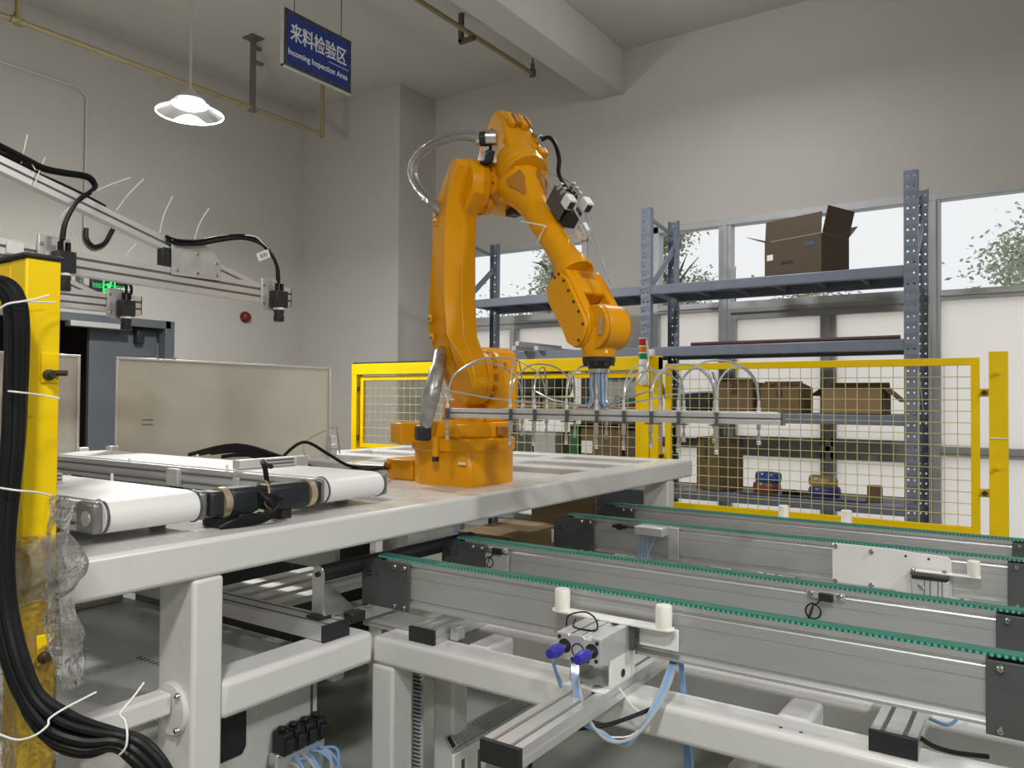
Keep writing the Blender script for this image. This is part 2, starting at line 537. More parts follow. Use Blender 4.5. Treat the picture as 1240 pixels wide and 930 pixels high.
window('window_1', 'clear over frosted window behind the robot arm',
       [(a0, a0+.06, WZ0, WZ1), (a1-.06, a1, WZ0, WZ1), (a0, a1, WZ1-.06, WZ1), (a0, a1, WZ0, WZ0+.06),
        (a0+.06, a1-.06, 2.155, 2.30), (-4.775, -4.68, WZ0+.06, 2.155), (a0+.06, a1-.06, .93, 1.06)],
       [(a0+.06, a1-.06, 2.30, WZ1-.06)],
       [(a0+.06, -4.775, 1.06, 2.155), (-4.68, a1-.06, 1.06, 2.155), (a0+.06, -4.775, WZ0+.06, .93), (-4.68, a1-.06, WZ0+.06, .93)])
c0, c1 = W2
m1, m2, m3 = (-2.462, -2.345), (-.756, -.672), (.93, 1.02)
window('window_2', 'wide clear over frosted window behind the storage rack',
       [(c0, c0+.07, WZ0, WZ1), (c1-.06, c1, WZ0, WZ1), (c0, c1, WZ1-.065, WZ1), (c0, c1, WZ0, WZ0+.06),
        (*m1, WZ0+.06, WZ1-.065), (*m2, WZ0+.06, WZ1-.065), (*m3, WZ0+.06, WZ1-.065),
        (c0+.07, m1[0], 2.215, 2.30), (m1[1], m2[0], 2.13, 2.295), (m2[1], m3[0], 2.20, 2.28), (m3[1], c1-.06, 2.20, 2.28),
        (-1.575, -1.45, WZ0+.06, 2.13), (m1[1], m1[1]+.04, 1.085, 2.13),
        (c0+.07, m1[0], .96, 1.05), (m1[1], m2[0], .91, 1.085), (m2[1], m3[0], .97, 1.05), (m3[1], c1-.06, .97, 1.05)],
       [(c0+.07, m1[0], 2.30, WZ1-.065), (m1[1], m2[0], 2.295, WZ1-.065), (m2[1], m3[0], 2.28, WZ1-.065), (m3[1], c1-.06, 2.28, WZ1-.065)],
       [(c0+.07, m1[0], 1.05, 2.215), (m1[1]+.04, -1.575, 1.085, 2.13), (-1.45, m2[0], 1.085, 2.13), (m2[1], m3[0], 1.05, 2.20), (m3[1], c1-.06, 1.05, 2.20),
        (c0+.07, m1[0], WZ0+.06, .96), (m1[1], -1.575, WZ0+.06, .91), (-1.45, m2[0], WZ0+.06, .91), (m2[1], m3[0], WZ0+.06, .97), (m3[1], c1-.06, WZ0+.06, .97)])

# ---- door in the left wall
b = MB()
b.box((XL - 0.10, DY0, DZ - 0.03), (XL + 0.012, DY1 + 0.06, DZ + 0.05)); b.box((XL - 0.10, DY1, 0), (XL + 0.012, DY1 + 0.10, DZ + 0.05)); b.box((XL - 0.10, DY0 - 0.06, 0), (XL + 0.012, DY0, DZ + 0.05))
door = struct('door_1', b, M['darkframe'], 'grey double door with one leaf standing open', bevel=0.004)
b = MB(); b.box((XL - 0.19, 3.93, 0.01), (XL - 0.14, DY1, DZ - 0.035)); obj('door_leaf', b, M['darkframe'], door, bevel=0.003)
b = MB(); b.box((XL - 1.02, DY0 + 0.03, 0.01), (XL - 0.25, DY0 + 0.08, DZ - 0.035)); obj('door_leaf', b, M['darkframe'], door, bevel=0.003)
b = MB(); b.box((XL - 0.06, 3.66, 2.045), (XL + 0.05, 4.24, 2.095)); p = obj('closer_rail', b, M['aluB'], door, bevel=0.004); p['label'] = 'pale door closer rail'
b = MB(); b.box((XL - 0.14, 4.36, 1.93), (XL - 0.06, 4.44, 2.07)); obj('closer_arm', b, M['black'], door, bevel=0.01)

# ---- wall conduit, cable hook, alarm and exit sign on the left wall
xw = XL
b = MB(); b.tube([(xw+.02, 2.4, 4.262), (xw+.02, 3.70, 4.262), (xw+.02, 3.785, 4.18), (xw+.02, 3.785, 2.93)], 0.014, 8, 1)
tag(obj('wall_conduit', b, M['conduit']), 'thin white conduit bent down the left wall', 'conduit')
b = MB(); b.tube([(xw+.05, 3.785, 2.96), (xw+.05, 3.79, 2.86), (xw+.05, 3.86, 2.80), (xw+.05, 3.96, 2.85), (xw+.05, 4.03, 2.98), (xw+.05, 4.07, 3.06), (xw+.06, 4.15, 3.08), (xw+.05, 4.10, 3.11), (xw+.05, 4.06, 3.09)], 0.022, 8, 5)
tag(obj('flexible_cable', b, M['rubber']), 'black flexible cable hooked below the wall conduit', 'cable')
al = thing('fire_alarm', 'round dark red alarm on the left wall by the corner', 'alarm', (xw, 5.577, 2.297))
b = MB(); b.lathe((xw, 5.577, 2.297), (1, 0, 0), [(0.062, 0), (0.062, .02), (0.055, .03)], 24); obj('base', b, M['red'], al)
b = MB(); b.lathe((xw, 5.577, 2.297), (1, 0, 0), [(0.05, .028), (0.048, .055), (0.03, .07), (0, .073)], 24); obj('dome', b, M['red'], al)
ex = thing('exit_sign', 'black exit sign with green running figure above the doorway', 'sign', (xw + 0.16, 3.95, 2.36))
b = MB(); b.box((xw+.14, 3.772, 2.352), (xw+.18, 4.122, 2.497)); obj('casing', b, M['black'], ex, bevel=0.006)
b = MB(); b.tube([(xw, 3.74, 2.56), (xw+.10, 3.72, 2.48), (xw+.12, 3.72, 2.42), (xw+.14, 3.78, 2.38)], 0.02, 8, 4); obj('mount', b, M['hanger'], ex)
xs = xw + .1815
b = MB()
for r in (((3.88, 2.366), (3.995, 2.3761)), ((3.88, 2.4739), (3.995, 2.484)), ((3.88, 2.366), (3.8911, 2.484)), ((3.9839, 2.366), (3.995, 2.484))):
    b.box((xs-.001, r[0][0], r[0][1]), (xs+.001, r[1][0], r[1][1]))
def limb(b, p, q, w): b.bar((xs, *p), (xs, *q), w, .002, (1, 0, 0))
b.cyl((xs-.001, 3.9541, 2.4624), (xs+.001, 3.9541, 2.4624), 0.010, seg=14)
limb(b, (3.9439, 2.4503), (3.9311, 2.4166), .026); limb(b, (3.9439, 2.4469), (3.9694, 2.4334), .012); limb(b, (3.9396, 2.4469), (3.9141, 2.4435), .012); limb(b, (3.9141, 2.4435), (3.903, 2.4301), .012)
limb(b, (3.9337, 2.4166), (3.9567, 2.3997), .015); limb(b, (3.9567, 2.3997), (3.9652, 2.3775), .013); limb(b, (3.9303, 2.4166), (3.9141, 2.3963), .014); limb(b, (3.9141, 2.3963), (3.8953, 2.393), .013)
obj('running_figure', b, M['exitgreen'], ex)
t = text_mesh('lettering', '\u5b89\u5168\u51fa\u53e3', .05, (xs, 3.783, 2.405), (0, 1, 0), (0, 0, 1), M['exitdim'], ex, xs=0.46)
t = text_mesh('lettering', 'EXIT', .058, (xs, 4.0, 2.400), (0, 1, 0), (0, 0, 1), M['exitdim'], ex, xs=0.80)

# ---- pipes under the ceiling
def hang_pipe(name, label, x, y0, y1, z, end, hangers, r=0.02):
    t = thing(name, label, 'pipe', (x, (y0+y1)/2, z))
    b = MB()
    b.cyl((x, y0, z), (x, y1, z), r, seg=12)
    b.lathe((x, y1, z - .03), (0, 0, 1), [(r*1.35, 0), (r*1.35, .06)], 12)
    if end: b.cyl((x, y1, z), (x, y1, end), r, seg=12)
    obj('pipe_run', b, M['pipe'], t)
    for (hy, kind, m) in hangers:
        b = MB()
        if kind == 'tee':
            b.cyl((x, hy, z), (x, hy, CEIL), r*1.05, seg=12); b.lathe((x, hy, z+.0), (0, 0, 1), [(r*1.4, -.03), (r*1.4, .06)], 12)
            b.cyl((x, hy-.05, z), (x, hy+.05, z), r*1.4, seg=12)
            obj('tee_branch', b, M['pipe'], t)
        elif kind == 'strut':
            b.box((x-.025, hy-.02, z-.03), (x+.025, hy+.02, CEIL)); b.box((x-.08, hy-.07, CEIL-.012), (x+.08, hy+.07, CEIL)); b.box((x-.02, hy+.02, CEIL-.24), (x+.02, hy+.11, CEIL-.21)); b.box((x-.02, hy+.02, CEIL-.1), (x+.02, hy+.09, CEIL-.07))
            b.box((x-.035, hy-.035, z-.035), (x+.035, hy+.035, z-.02))
            obj('pipe_hanger', b, m, t, bevel=.003)
        else:
            b.box((x-.13, hy-.02, z-.055), (x-.09, hy+.02, CEIL)); b.box((x-.13, hy-.02, z-.06), (x+.04, hy+.02, z-.022))
            obj('pipe_hanger', b, m, t, bevel=.003)
    return t
PX = -6.3
hang_pipe('gas_pipe', 'long yellowish pipe hung below the ceiling along the left wall', PX, 2.0, 5.68, 4.185, CEIL, [(2.71, 'tee', 0), (4.80, 'strut', M['hanger'])])
hang_pipe('gas_pipe', 'short yellowish pipe below the ceiling ending near the beam', -4.22, 4.0, 6.55, 4.655, None, [(5.53, 'ell', M['pipedark'])], r=.022)
b = MB(); b.lathe((-4.22, 6.55, 4.655), (0, 0, 1), [(.032, -.03), (.032, .04), (.022, .05), (.022, .10), (.012, .11), (.012, .15), (0, .15)], 12)
v = obj('end_valve', b, M['hanger'], bpy.data.objects['gas_pipe.001'])

# ---- pendant lamp
lx, ly, lz = LAMP
pl = thing('pendant_lamp', 'round white pendant lamp on a long rod, lit', 'lamp', LAMP)
b = MB(); b.cyl((lx, ly, lz+.10), (lx, ly, CEIL), 0.009, seg=8); obj('rod', b, M['aluB'], pl)
b = MB(); b.lathe((lx, ly, lz), (0, 0, 1), [(.10, .03), (.105, .05), (.075, .075), (.05, .10), (.03, .13), (0, .13)], 28); obj('heat_sink', b, M['aluB'], pl)
b = MB(); b.lathe((lx, ly, lz), (0, 0, 1), [(.10, .028), (.135, .02), (.225, -.045)], 40); obj('shade', b, M['lampshade'], pl)
b = MB()
n = 48
for i in range(n):
    t0, t1 = 2*math.pi*i/n, 2*math.pi*(i+1)/n
    b.bar((lx+.226*math.cos(t0), ly+.226*math.sin(t0), lz-.047), (lx+.226*math.cos(t1), ly+.226*math.sin(t1), lz-.047), .007, .007)
obj('shade_rim', b, M['lamprim'], pl)
b = MB(); b.lathe((lx, ly, lz), (0, 0, 1), [(.0, -.012), (.07, -.008), (.118, .012), (.118, .028), (0, .028)], 28); obj('led_core', b, M['lampcore'], pl)

# ---- hanging sign
sx = -5.0
sg = thing('hanging_sign', 'blue hanging sign with white Chinese and English lettering', 'sign', (sx, 4.455, 4.28))
b = MB(); b.box((sx-.012, 4.09, 4.05), (sx+.012, 4.82, 4.51)); obj('board', b, M['signedge'], sg)
b = MB(); b.box((sx+.012, 4.125, 4.085), (sx+.0135, 4.79, 4.475)); obj('panel', b, M['signblue'], sg)
b = MB(); b.box((sx-.013, 4.078, 4.038), (sx+.013, 4.09, 4.515)); b.box((sx-.013, 4.078, 4.038), (sx+.013, 4.825, 4.05)); obj('edge_trim', b, M['aluB'], sg)
b = MB()
for y in (4.2, 4.71): b.cyl((sx, y, 4.50), (sx, y, CEIL), .004, seg=6)
obj('hanging_wire', b, M['hanger'], sg)
text_mesh('lettering', '\u6765\u6599\u68c0\u9a8c\u533a', .156, (sx+.0135, 4.150, 4.283), (0, 1, 0), (0, 0, 1), M['white_ink'], sg, bold=.0022, xs=0.79)
text_mesh('lettering', 'Incoming Inspection Area', .069, (sx+.0135, 4.130, 4.150), (0, 1, 0), (0, 0, 1), M['white_ink'], sg, bold=.0012, xs=0.905)
b = MB(); b.box((sx+.0135, 4.56, 4.236), (sx+.0145, 4.785, 4.241)); obj('underline', b, M['white_ink'], sg)

# ================================================================== TREES OUTSIDE
def tree(name, label, x, y, z0, h, w, n, leafm, seed, leaf=.12, group='trees outside the windows', squash=1.0, bare=False):
    rnd = random.Random(seed)
    t = thing(name, label, 'tree', (x, y, -0.15), group)
    b = MB()
    b.tube([(x, y, -.15), (x+.05, y, z0*0.5), (x-.04, y, z0+h*.35), (x+.03, y+.02, z0+h*.8)], [.10, .08, .05, .02], 8, 4)
    tips = []
    for i in range(14 if bare else 9):
        t0 = rnd.uniform(.25, .9); ang = rnd.uniform(0, 6.28); L = w*rnd.uniform(.25, .48)
        p = Vector((x, y, z0 + h*t0*0.75)); q = p + Vector((math.cos(ang)*L*(.35 if bare else 1), math.sin(ang)*L*(.35 if bare else 1), h*rnd.uniform(.12, .3)))
        b.tube([p, (p+q)/2 + Vector((0, 0, .05)), q], [.03, .018, .008], 6, 3); tips.append(q)
    obj('trunk', b, M['bark'], t)
    if bare: return t
    b = MB()
    cl = []
    for i in range(26):
        a = rnd.uniform(0, 6.28); r = w*.5*math.sqrt(rnd.random()); k = rnd.uniform(0, 1)
        prof = math.sin(math.pi*(0.12+0.8*k))**.6
        cl.append(Vector((x + math.cos(a)*r*prof, y + math.sin(a)*r*prof, z0 + h*k)))
    for i in range(n):
        c = rnd.choice(cl); s = w*.16
        p = c + Vector((rnd.gauss(0, s), rnd.gauss(0, s), rnd.gauss(0, s*.8*squash)))
        d = Vector((rnd.uniform(-1, 1), rnd.uniform(-1, 1), rnd.uniform(-1, .4))).normalized()
        e = d.cross(Vector((rnd.uniform(-1, 1), rnd.uniform(-1, 1), rnd.uniform(-1, 1)))).normalized()
        l = leaf*rnd.uniform(.6, 1.3)
        b._add([p, p + d*l*.5 + e*l*.22, p + d*l, p + d*l*.5 - e*l*.22], [(0, 1, 2, 3)])
    o = obj('foliage', b, leafm, t); o['kind'] = 'stuff'
    return t
TX = []
tree('leafy_tree', 'dense green tree outside the narrow left pane of the wide window', -4.86, 11.6, 1.6, 2.75, 1.0, 9000, M['leaf'], 3, .075)
tree('leafy_tree', 'pale drooping tree outside seen just left of the forearm', -6.98, 11.5, 2.75, 1.25, .8, 3600, M['leafpale'], 5, .085)
tree('leafy_tree', 'round green tree outside at the right edge of the wide window', 0.12, 11.6, 1.5, 1.95, 1.35, 7000, M['leafpale'], 7, .08)
tree('leafy_shrub', 'low green shrub outside below the open cardboard box', -2.45, 10.0, .7, 2.0, 1.25, 5000, M['leafpale'], 11, .075)
tree('leafy_shrub', 'low pale shrub outside left of the robot forearm', -6.6, 9.6, .7, 1.95, 1.6, 5000, M['leafpale'], 13, .075)
tree('bare_tree', 'thin bare tree outside in the narrow left pane', -4.55, 13.6, .8, 3.2, .9, 0, M['leaf'], 17, bare=True)

# ================================================================== STORAGE RACK
RY0, RY1 = 6.0, 6.62
rack = thing('storage_rack', 'tall blue grey steel shelving rack in front of the windows', 'rack', (-2.75, 6.3, 0))
UX = (-4.695, -2.735, -0.755)
def upright(x, y, face):
    """perforated C channel: face plate with real holes, two side flanges"""
    w, top = 0.088, 3.0
    b = MB()
    yy = y
    cols = (-.020, .020); hr = .0065; pitch = .075
    nrow = int(top / pitch)
    xs = [-w/2, cols[0]-hr, cols[0]+hr, cols[1]-hr, cols[1]+hr, w/2]
    for i in range(nrow):
        z0 = i*pitch; za, zb, z1 = z0 + pitch/2 - hr, z0 + pitch/2 + hr, z0 + pitch
        def q(xa, xb, a, c): b.quad((x+xa, yy, a), (x+xb, yy, a), (x+xb, yy, c), (x+xa, yy, c))
        q(xs[0], xs[5], z0, za); q(xs[0], xs[5], zb, z1)
        for k in (0, 2, 4): q(xs[k], xs[k+1], za, zb)
    s = 0.055 * face
    for sx_ in (-w/2, w/2):
        b.quad((x+sx_, yy, 0), (x+sx_, yy+s, 0), (x+sx_, yy+s, top), (x+sx_, yy, top))
    return obj('upright', b, M['rack'], rack, solid=.0022, angle=0)
for x in UX:
    upright(x, RY0, 1); upright(x, RY1, -1)
    for p_, q_, w_, h_ in [((x-.01, RY0+.05, z), (x-.01, RY1-.05, z), .025, .03) for z in (.35, 1.05, 1.80)] + [((x+.012, RY0+.05, 2.33), (x+.012, RY1-.05, 2.74), .02, .05), ((x+.012, RY0+.05, 1.80), (x+.012, RY1-.05, 1.25), .012, .045), ((x, RY0+.05, 2.93), (x, RY1-.05, 2.87), .012, .03)]:
        b = MB(); b.bar(p_, q_, w_, h_); obj('side_brace', b, M['rack'], rack)
    for y in (RY0+.03, RY1-.03):
        b = MB(); b.box((x-.06, y-.05, 0), (x+.06, y+.05, .008)); obj('foot_plate', b, M['rack'], rack)
SHELF = {1: (2.272, 2.345), 2: (1.757, 1.832), 3: (1.232, 1.302), 4: (0.608, 0.672)}
for xa, xb in ((UX[0]+.045, UX[1]-.045), (UX[1]+.045, UX[2]-.045)):
    for k, (z0, z1) in SHELF.items():
        if k == 1: pass
        for y in (RY0, RY1-.045):
            b = MB(); b.box((xa, y, z0), (xb, y+.045, z1)); b.box((xa, y+.012, z1-.024), (xb, y+.036, z1+.004))
            obj('shelf_beam', b, M['rack'], rack, bevel=.004)
        nx = 6
        wdt = (xb - xa) / nx
        for i in range(nx):
            b = MB()
            x0, x1 = xa + i*wdt + .004, xa + (i+1)*wdt - .004
            b.box((x0, RY0+.05, z1-.006), (x1, RY1-.05, z1-.001)); b.box((x0, RY0+.05, z1-.05), (x0+.004, RY1-.05, z1-.006)); b.box((x1-.004, RY0+.05, z1-.05), (x1, RY1-.05, z1-.006))
            obj('deck_panel', b, M['rack'], rack)

# ---- cardboard boxes
def rot2(p, c, a):
    x, y = p[0]-c[0], p[1]-c[1]
    return (c[0] + x*math.cos(a) - y*math.sin(a), c[1] + x*math.sin(a) + y*math.cos(a))
def carton(name, label, c, yaw, w, d, h, m, flaps, closed=False, cat='box', group=None, tape=False):
    """c = centre of the base; flaps: dict side -> opening angle in degrees (0 = lying closed, 90 = upright, 180+ = hanging out)"""
    t = thing(name, label, cat, c, group)
    cx, cy, z = c
    th = .005
    ex = Vector((math.cos(yaw), math.sin(yaw), 0)); ey = Vector((-math.sin(yaw), math.cos(yaw), 0)); ez = Vector((0, 0, 1))
    O = Vector(c)
    b = MB()
    b.frame_box(O + ez*th/2, ex, ey, ez, w, d, th)
    b.frame_box(O - ey*(d/2-th/2) + ez*h/2, ex, ey, ez, w, th, h); b.frame_box(O + ey*(d/2-th/2) + ez*h/2, ex, ey, ez, w, th, h)
    b.frame_box(O - ex*(w/2-th/2) + ez*h/2, ex, ey, ez, th, d, h); b.frame_box(O + ex*(w/2-th/2) + ez*h/2, ex, ey, ez, th, d, h)
    obj('box_body', b, m, t)
    for side, spec in flaps.items():
        ang, length = spec
        a = math.radians(ang)
        o_, n_, t_, L = {'front': (-ey*(d/2), ey, ex, w), 'back': (ey*(d/2), -ey, ex, w), 'left': (-ex*(w/2), ex, ey, d), 'right': (ex*(w/2), -ex, ey, d)}[side]
        hinge = O + o_ + ez*(h + .002)
        dirv = n_*math.cos(a) + ez*math.sin(a)
        nor = dirv.cross(t_)
        b = MB(); b.frame_box(hinge + dirv*(length/2), t_, dirv, nor, L-.01, length, th*.8)
        obj('flap', b, m, t)
    if tape:
        b = MB(); b.frame_box(O - ey*(d/2+.001) + ez*(h*.8), ex, ey, ez, .05, .001, h*.4); obj('tape_strip', b, M['film'], t)
    return t, ex, ey
zt = SHELF[1][1] + .004
bx, ex1, ey1 = carton('cardboard_box', 'large open cardboard box with raised flaps on the top shelf', (-1.53, 6.33, zt), math.radians(-20), .50, .36, .30, M['card_backlit'],
             {'left': (158, .19), 'right': (104, .20), 'front': (86, .16), 'back': (140, .17)})
O1 = Vector((-1.53, 6.33, zt))
def on_front(px_, pz_): return O1 - ey1*.1815 + ex1*px_ + Vector((0, 0, pz_))
b = MB(); b.frame_box(on_front(.15, .235), ex1, ey1, (0, 0, 1), .085, .002, .032); obj('printed_mark', b, M['blue_ink'], bx)
b = MB(); b.frame_box(on_front(-.20, .175), ex1, ey1, (0, 0, 1), .055, .002, .045); obj('paper_label', b, M['paper'], bx)
b = MB(); b.frame_box(on_front(-.05, .12), ex1, ey1, (0, 0, 1), .11, .002, .022); obj('printed_mark', b, M['black_ink'], bx)
z3 = SHELF[3][1] + .004
carton('cardboard_box', 'brown cardboard box with torn open top on the third shelf, left of its twin', (-2.03, 6.28, z3), .04, .29, .36, .235, M['card'], {'front': (18, .12), 'left': (20, .12), 'right': (8, .1)}, tape=True)
carton('cardboard_box', 'smaller brown cardboard box with lifted flap on the third shelf beside a torn box', (-1.66, 6.26, z3), -.05, .30, .34, .195, M['card'], {'front': (24, .11), 'right': (26, .10), 'left': (12, .1)}, tape=True)
carton('cardboard_box', 'low wide cardboard box with a side flap hanging open near the right upright', (-1.16, 6.28, z3), 0, .42, .36, .19, M['card2'], {'right': (222, .15), 'left': (215, .10), 'back': (60, .05)})
z4 = SHELF[4][1] + .004
tb, exx, eyy = carton('cardboard_box', 'tall taped cardboard box standing on the lowest shelf at its left end', (-2.20, 6.28, z4), math.radians(-30), .25, .27, .42, M['card'], {'front': (2, .15), 'back': (2, .15)}, tape=True)
carton('small_carton', 'tiny brown carton alone on the lowest shelf near the right upright', (-1.02, 6.2, z4), .2, .10, .09, .11, M['card'], {'front': (0, .04), 'back': (0, .04)})
b = MB(); b.box((-1.98, 6.07, z4), (-1.06, 6.45, z4+.012)); tag(obj('tray_sheet', b, M['gun'], bevel=.002), 'thin dark sheet lying under the tape rolls on the lowest shelf', 'sheet')
def roll(label, x, y, z, r, h, m, tilt=0.0):
    b = MB(); ax = Vector((math.sin(tilt), 0, math.cos(tilt)))
    b.lathe((x, y, z), ax, [(r*.45, 0), (r*.92, 0), (r, h*.25), (r, h*.75), (r*.92, h), (r*.45, h), (r*.45, 0)], 28)
    tag(obj('tape_roll', b, m), label, 'tape', 'tape rolls on the lowest shelf')
zz = z4 + .012
roll('reddish wrapped roll under a blue roll on the lowest shelf', -1.80, 6.22, zz, .105, .075, M['redtape'])
roll('blue wrapped roll on top of a reddish roll on the lowest shelf', -1.79, 6.22, zz+.076, .10, .075, M['pvctape'], .03)
roll('navy wrapped roll lying under a gold roll on the lowest shelf', -1.37, 6.22, zz, .115, .068, M['navytape'])
roll('gold and red roll on top of a navy roll on the lowest shelf', -1.385, 6.22, zz+.072, .105, .07, M['goldtape'], .12)
b = MB(); b.lathe((-1.60, 6.20, zz), (0, 0, 1), [(.03, 0), (.075, 0), (.08, .02), (.03, .03)], 20); b.tube([(-1.66, 6.15, zz+.02), (-1.58, 6.12, zz+.03), (-1.52, 6.16, zz+.012), (-1.47, 6.15, zz+.012)], .008, 6, 4)
tag(obj('cable_coil', b, M['rubber']), 'small black cable coil between the tape rolls', 'cable')
b = MB(); b.cyl((-2.36, 6.06, SHELF[2][1]+.018), (-.83, 6.06, SHELF[2][1]+.018), .017, seg=12)
tag(obj('threaded_rod', b, M['maroon']), 'long dark red rod lying on the second shelf', 'rod')
for i, (dz, dy) in enumerate(((0, 0), (.042, .02), (.0, .10))):
    b = MB(); x0 = -3.93 + (.13 if i == 2 else 0) + .02*i
    b.bar((x0, 5.82+dy, SHELF[2][1]+.024+dz), (x0+.02, 6.56, SHELF[2][1]+.024+dz), .04, .038)
    b.box((x0-.006, 5.816+dy, SHELF[2][1]+.018+dz), (x0+.006, 5.821+dy, SHELF[2][1]+.030+dz))
    tag(obj('aluminium_profile', b, M['alu']), ['lower long aluminium profile sticking out of the second shelf left of the wrist', 'upper long aluminium profile lying on the one left of the wrist', 'aluminium profile on the second shelf half hidden behind the wrist'][i], 'profile', 'aluminium profiles on the second shelf')
# things on the left bay, seen through the mesh under the forearm
def block(name, label, cat, x0, x1, z, h, m, y=6.12, d=.3, bev=.006, group=None):
    b = MB(); b.box((x0, y, z), (x1, y+d, z+h))
    return tag(obj(name, b, m, bevel=bev), label, cat, group)
b = MB()
rnd = random.Random(2)
b.prism([(0, 0), (.52, 0), (.55, .10), (.53, .24), (.40, .31), (.15, .33), (.03, .30), (-.02, .12)], lambda u, v: (-4.10+u*.82, 6.05, z3+.125+v*.93), lambda u, v: (-4.10+u*.82, 6.42, z3+.125+v*.93))
tag(obj('black_bag', b, M['black'], bevel=.03), 'bulky black bag on the third shelf right of the robot shoulder', 'bag')
block('storage_crate', 'brown crate under the black bag on the third shelf', 'crate', -4.12, -3.84, z3, .122, M['card'], d=.36)
block('khaki_carton', 'khaki carton beside the black bag on the third shelf', 'box', -3.815, -3.66, z3, .118, M['khaki'], d=.34)
block('red_tray', 'long low red tray on the third shelf behind the mesh', 'tray', -3.60, -2.85, z3, .055, M['red'], d=.34)
block('grey_case', 'grey equipment case standing behind the green bin on the third shelf', 'case', -3.27, -2.88, z3+.057, .22, M['greybox'], y=6.32, d=.14)
block('green_bin', 'small dark green bin in the red tray on the third shelf', 'bin', -3.09, -2.87, z3+.057, .07, M['darkgreen'], y=6.14, d=.14)
block('storage_crate', 'dark crate on the lowest shelf left of the grey carton', 'crate', -4.40, -3.92, z4, .40, M['gun'])
block('grey_carton', 'pale grey carton on the lowest shelf behind the mesh', 'box', -3.88, -3.65, z4, .42, M['greybox'], y=6.08)
block('green_crate', 'narrow dark green crate on the lowest shelf between two cartons', 'crate', -3.52, -3.43, z4, .50, M['darkgreen'])
kc = block('cardboard_box', 'big brown carton with a taped pouch on the lowest shelf behind the mesh', 'box', -3.41, -3.01, z4, .50, M['card'])
b = MB(); b.box((-3.40, 6.116, z4+.25), (-3.29, 6.119, z4+.36)); obj('document_pouch', b, M['paper'], kc)
block('storage_crate', 'dark brown crate on the lowest shelf left of the signal post', 'crate', -2.98, -2.80, z4, .46, M['pipedark'])
block('black_case', 'black tool case on the third shelf left of the two torn boxes', 'case', -2.62, -2.24, z3, .16, M['black'], bev=.025, d=.22)

# ================================================================== YELLOW SAFETY FENCE
FY = 5.0
def ybar(b, x0, x1, z0, z1, t=.04): b.box((x0, FY - t/2, z0), (x1, FY + t/2, z1))
def mesh_leaf(t, x0, x1, z0, z1, fr=.035, pitch=.064):
    for nm, (xa, xb, za, zb) in (('frame_rail', (x0, x1, z1-fr, z1)), ('frame_rail', (x0, x1, z0, z0+fr)), ('frame_stile', (x0, x0+fr, z0+fr, z1-fr)), ('frame_stile', (x1-fr, x1, z0+fr, z1-fr))):
        b = MB(); ybar(b, xa, xb, za, zb, .03); obj(nm, b, M['yellow'], t, bevel=.002)
    nx = max(1, round((x1-x0-2*fr)/pitch)); nz = max(1, round((z1-z0-2*fr)/pitch))
    b0 = None
    for i in range(1, nx):
        x = x0+fr + (x1-x0-2*fr)*i/nx
        b = MB(); b.cyl((x, FY, z0+fr*.6), (x, FY, z1-fr*.6), .0024, seg=5); obj('mesh_wire', b, M['yellow_wire'], t)
    for i in range(1, nz):
        z = z0+fr + (z1-z0-2*fr)*i/nz
        b = MB(); b.cyl((x0+fr*.6, FY-.005, z), (x1-fr*.6, FY-.005, z), .0024, seg=5); obj('mesh_wire', b, M['yellow_wire'], t)
M['yellow_wire'] = mat('yellow_wire', (0.66, 0.57, 0.24), 0.45, var=.05)  # paler than the frame yellow: light on the wires put into the colour
fp = thing('mesh_fence', 'yellow framed wire mesh fence panel in front of the rack', 'fence', (-1.2, FY, .7))
mesh_leaf(fp, -2.128, -.292, .672, 1.645, .042, .0655)
def lug(t, x0, x1, z):
    b = MB(); b.box((x0, FY-.012, z-.022), (x1, FY+.012, z+.022)); obj('hinge_lug', b, M['yellow'], t, bevel=.003)
    b = MB(); b.cyl(((x0+x1)/2, FY-.035, z), ((x0+x1)/2, FY+.02, z), .013, seg=10); obj('lug_bolt', b, M['darkscrew'], t)
fpost = thing('fence_post', 'square yellow fence post at the right end of the mesh panel', 'post', (-.205, FY, 0))
b = MB(); b.box((-.248, FY-.045, 0), (-.160, FY+.045, 1.675)); obj('post', b, M['yellow'], fpost, bevel=.004)
b = MB(); b.box((-.32, FY-.08, 0), (-.09, FY+.08, .01)); obj('base_plate', b, M['yellow'], fpost)
for z in (1.452, .905): lug(fpost, -.292, -.248, z)
for z in (1.56, 1.05):
    b = MB(); b.cyl((-.205, FY-.045, z), (-.205, FY-.075, z), .011, seg=10); obj('stop_peg', b, M['yellow'], fpost)
b = MB(); b.cyl((-.25, FY-.048, 1.205), (-.158, FY-.048, 1.205), .003, seg=6); obj('cable_tie', b, M['nylon'], fpost)
fpo = thing('fence_portal', 'tall yellow gate portal with mesh leaves behind the robot', 'fence', (-3.6, FY, 0))
for x0, x1 in ((-5.085, -5.025), (-2.30, -2.235), (-2.228, -2.166)):
    b = MB(); b.box((x0, FY-.04, 0), (x1, FY+.04, 1.695)); obj('post', b, M['yellow'], fpo, bevel=.004)
b = MB(); b.box((-5.085, FY-.042, 1.605), (-2.166, FY+.042, 1.70)); obj('top_beam', b, M['yellow'], fpo, bevel=.004)
b = MB(); b.box((-5.08, FY-.03, 1.70), (-3.9, FY+.03, 1.712)); p = obj('beam_seal', b, M['black'], fpo)
b = MB(); b.box((-5.025, FY-.03, .905), (-2.30, FY+.03, .955)); obj('lower_rail', b, M['yellow'], fpo, bevel=.003)
mesh_leaf(fpo, -5.0, -3.66, .965, 1.59, .036, .066)
mesh_leaf(fpo, -3.64, -2.31, .965, 1.59, .036, .066)
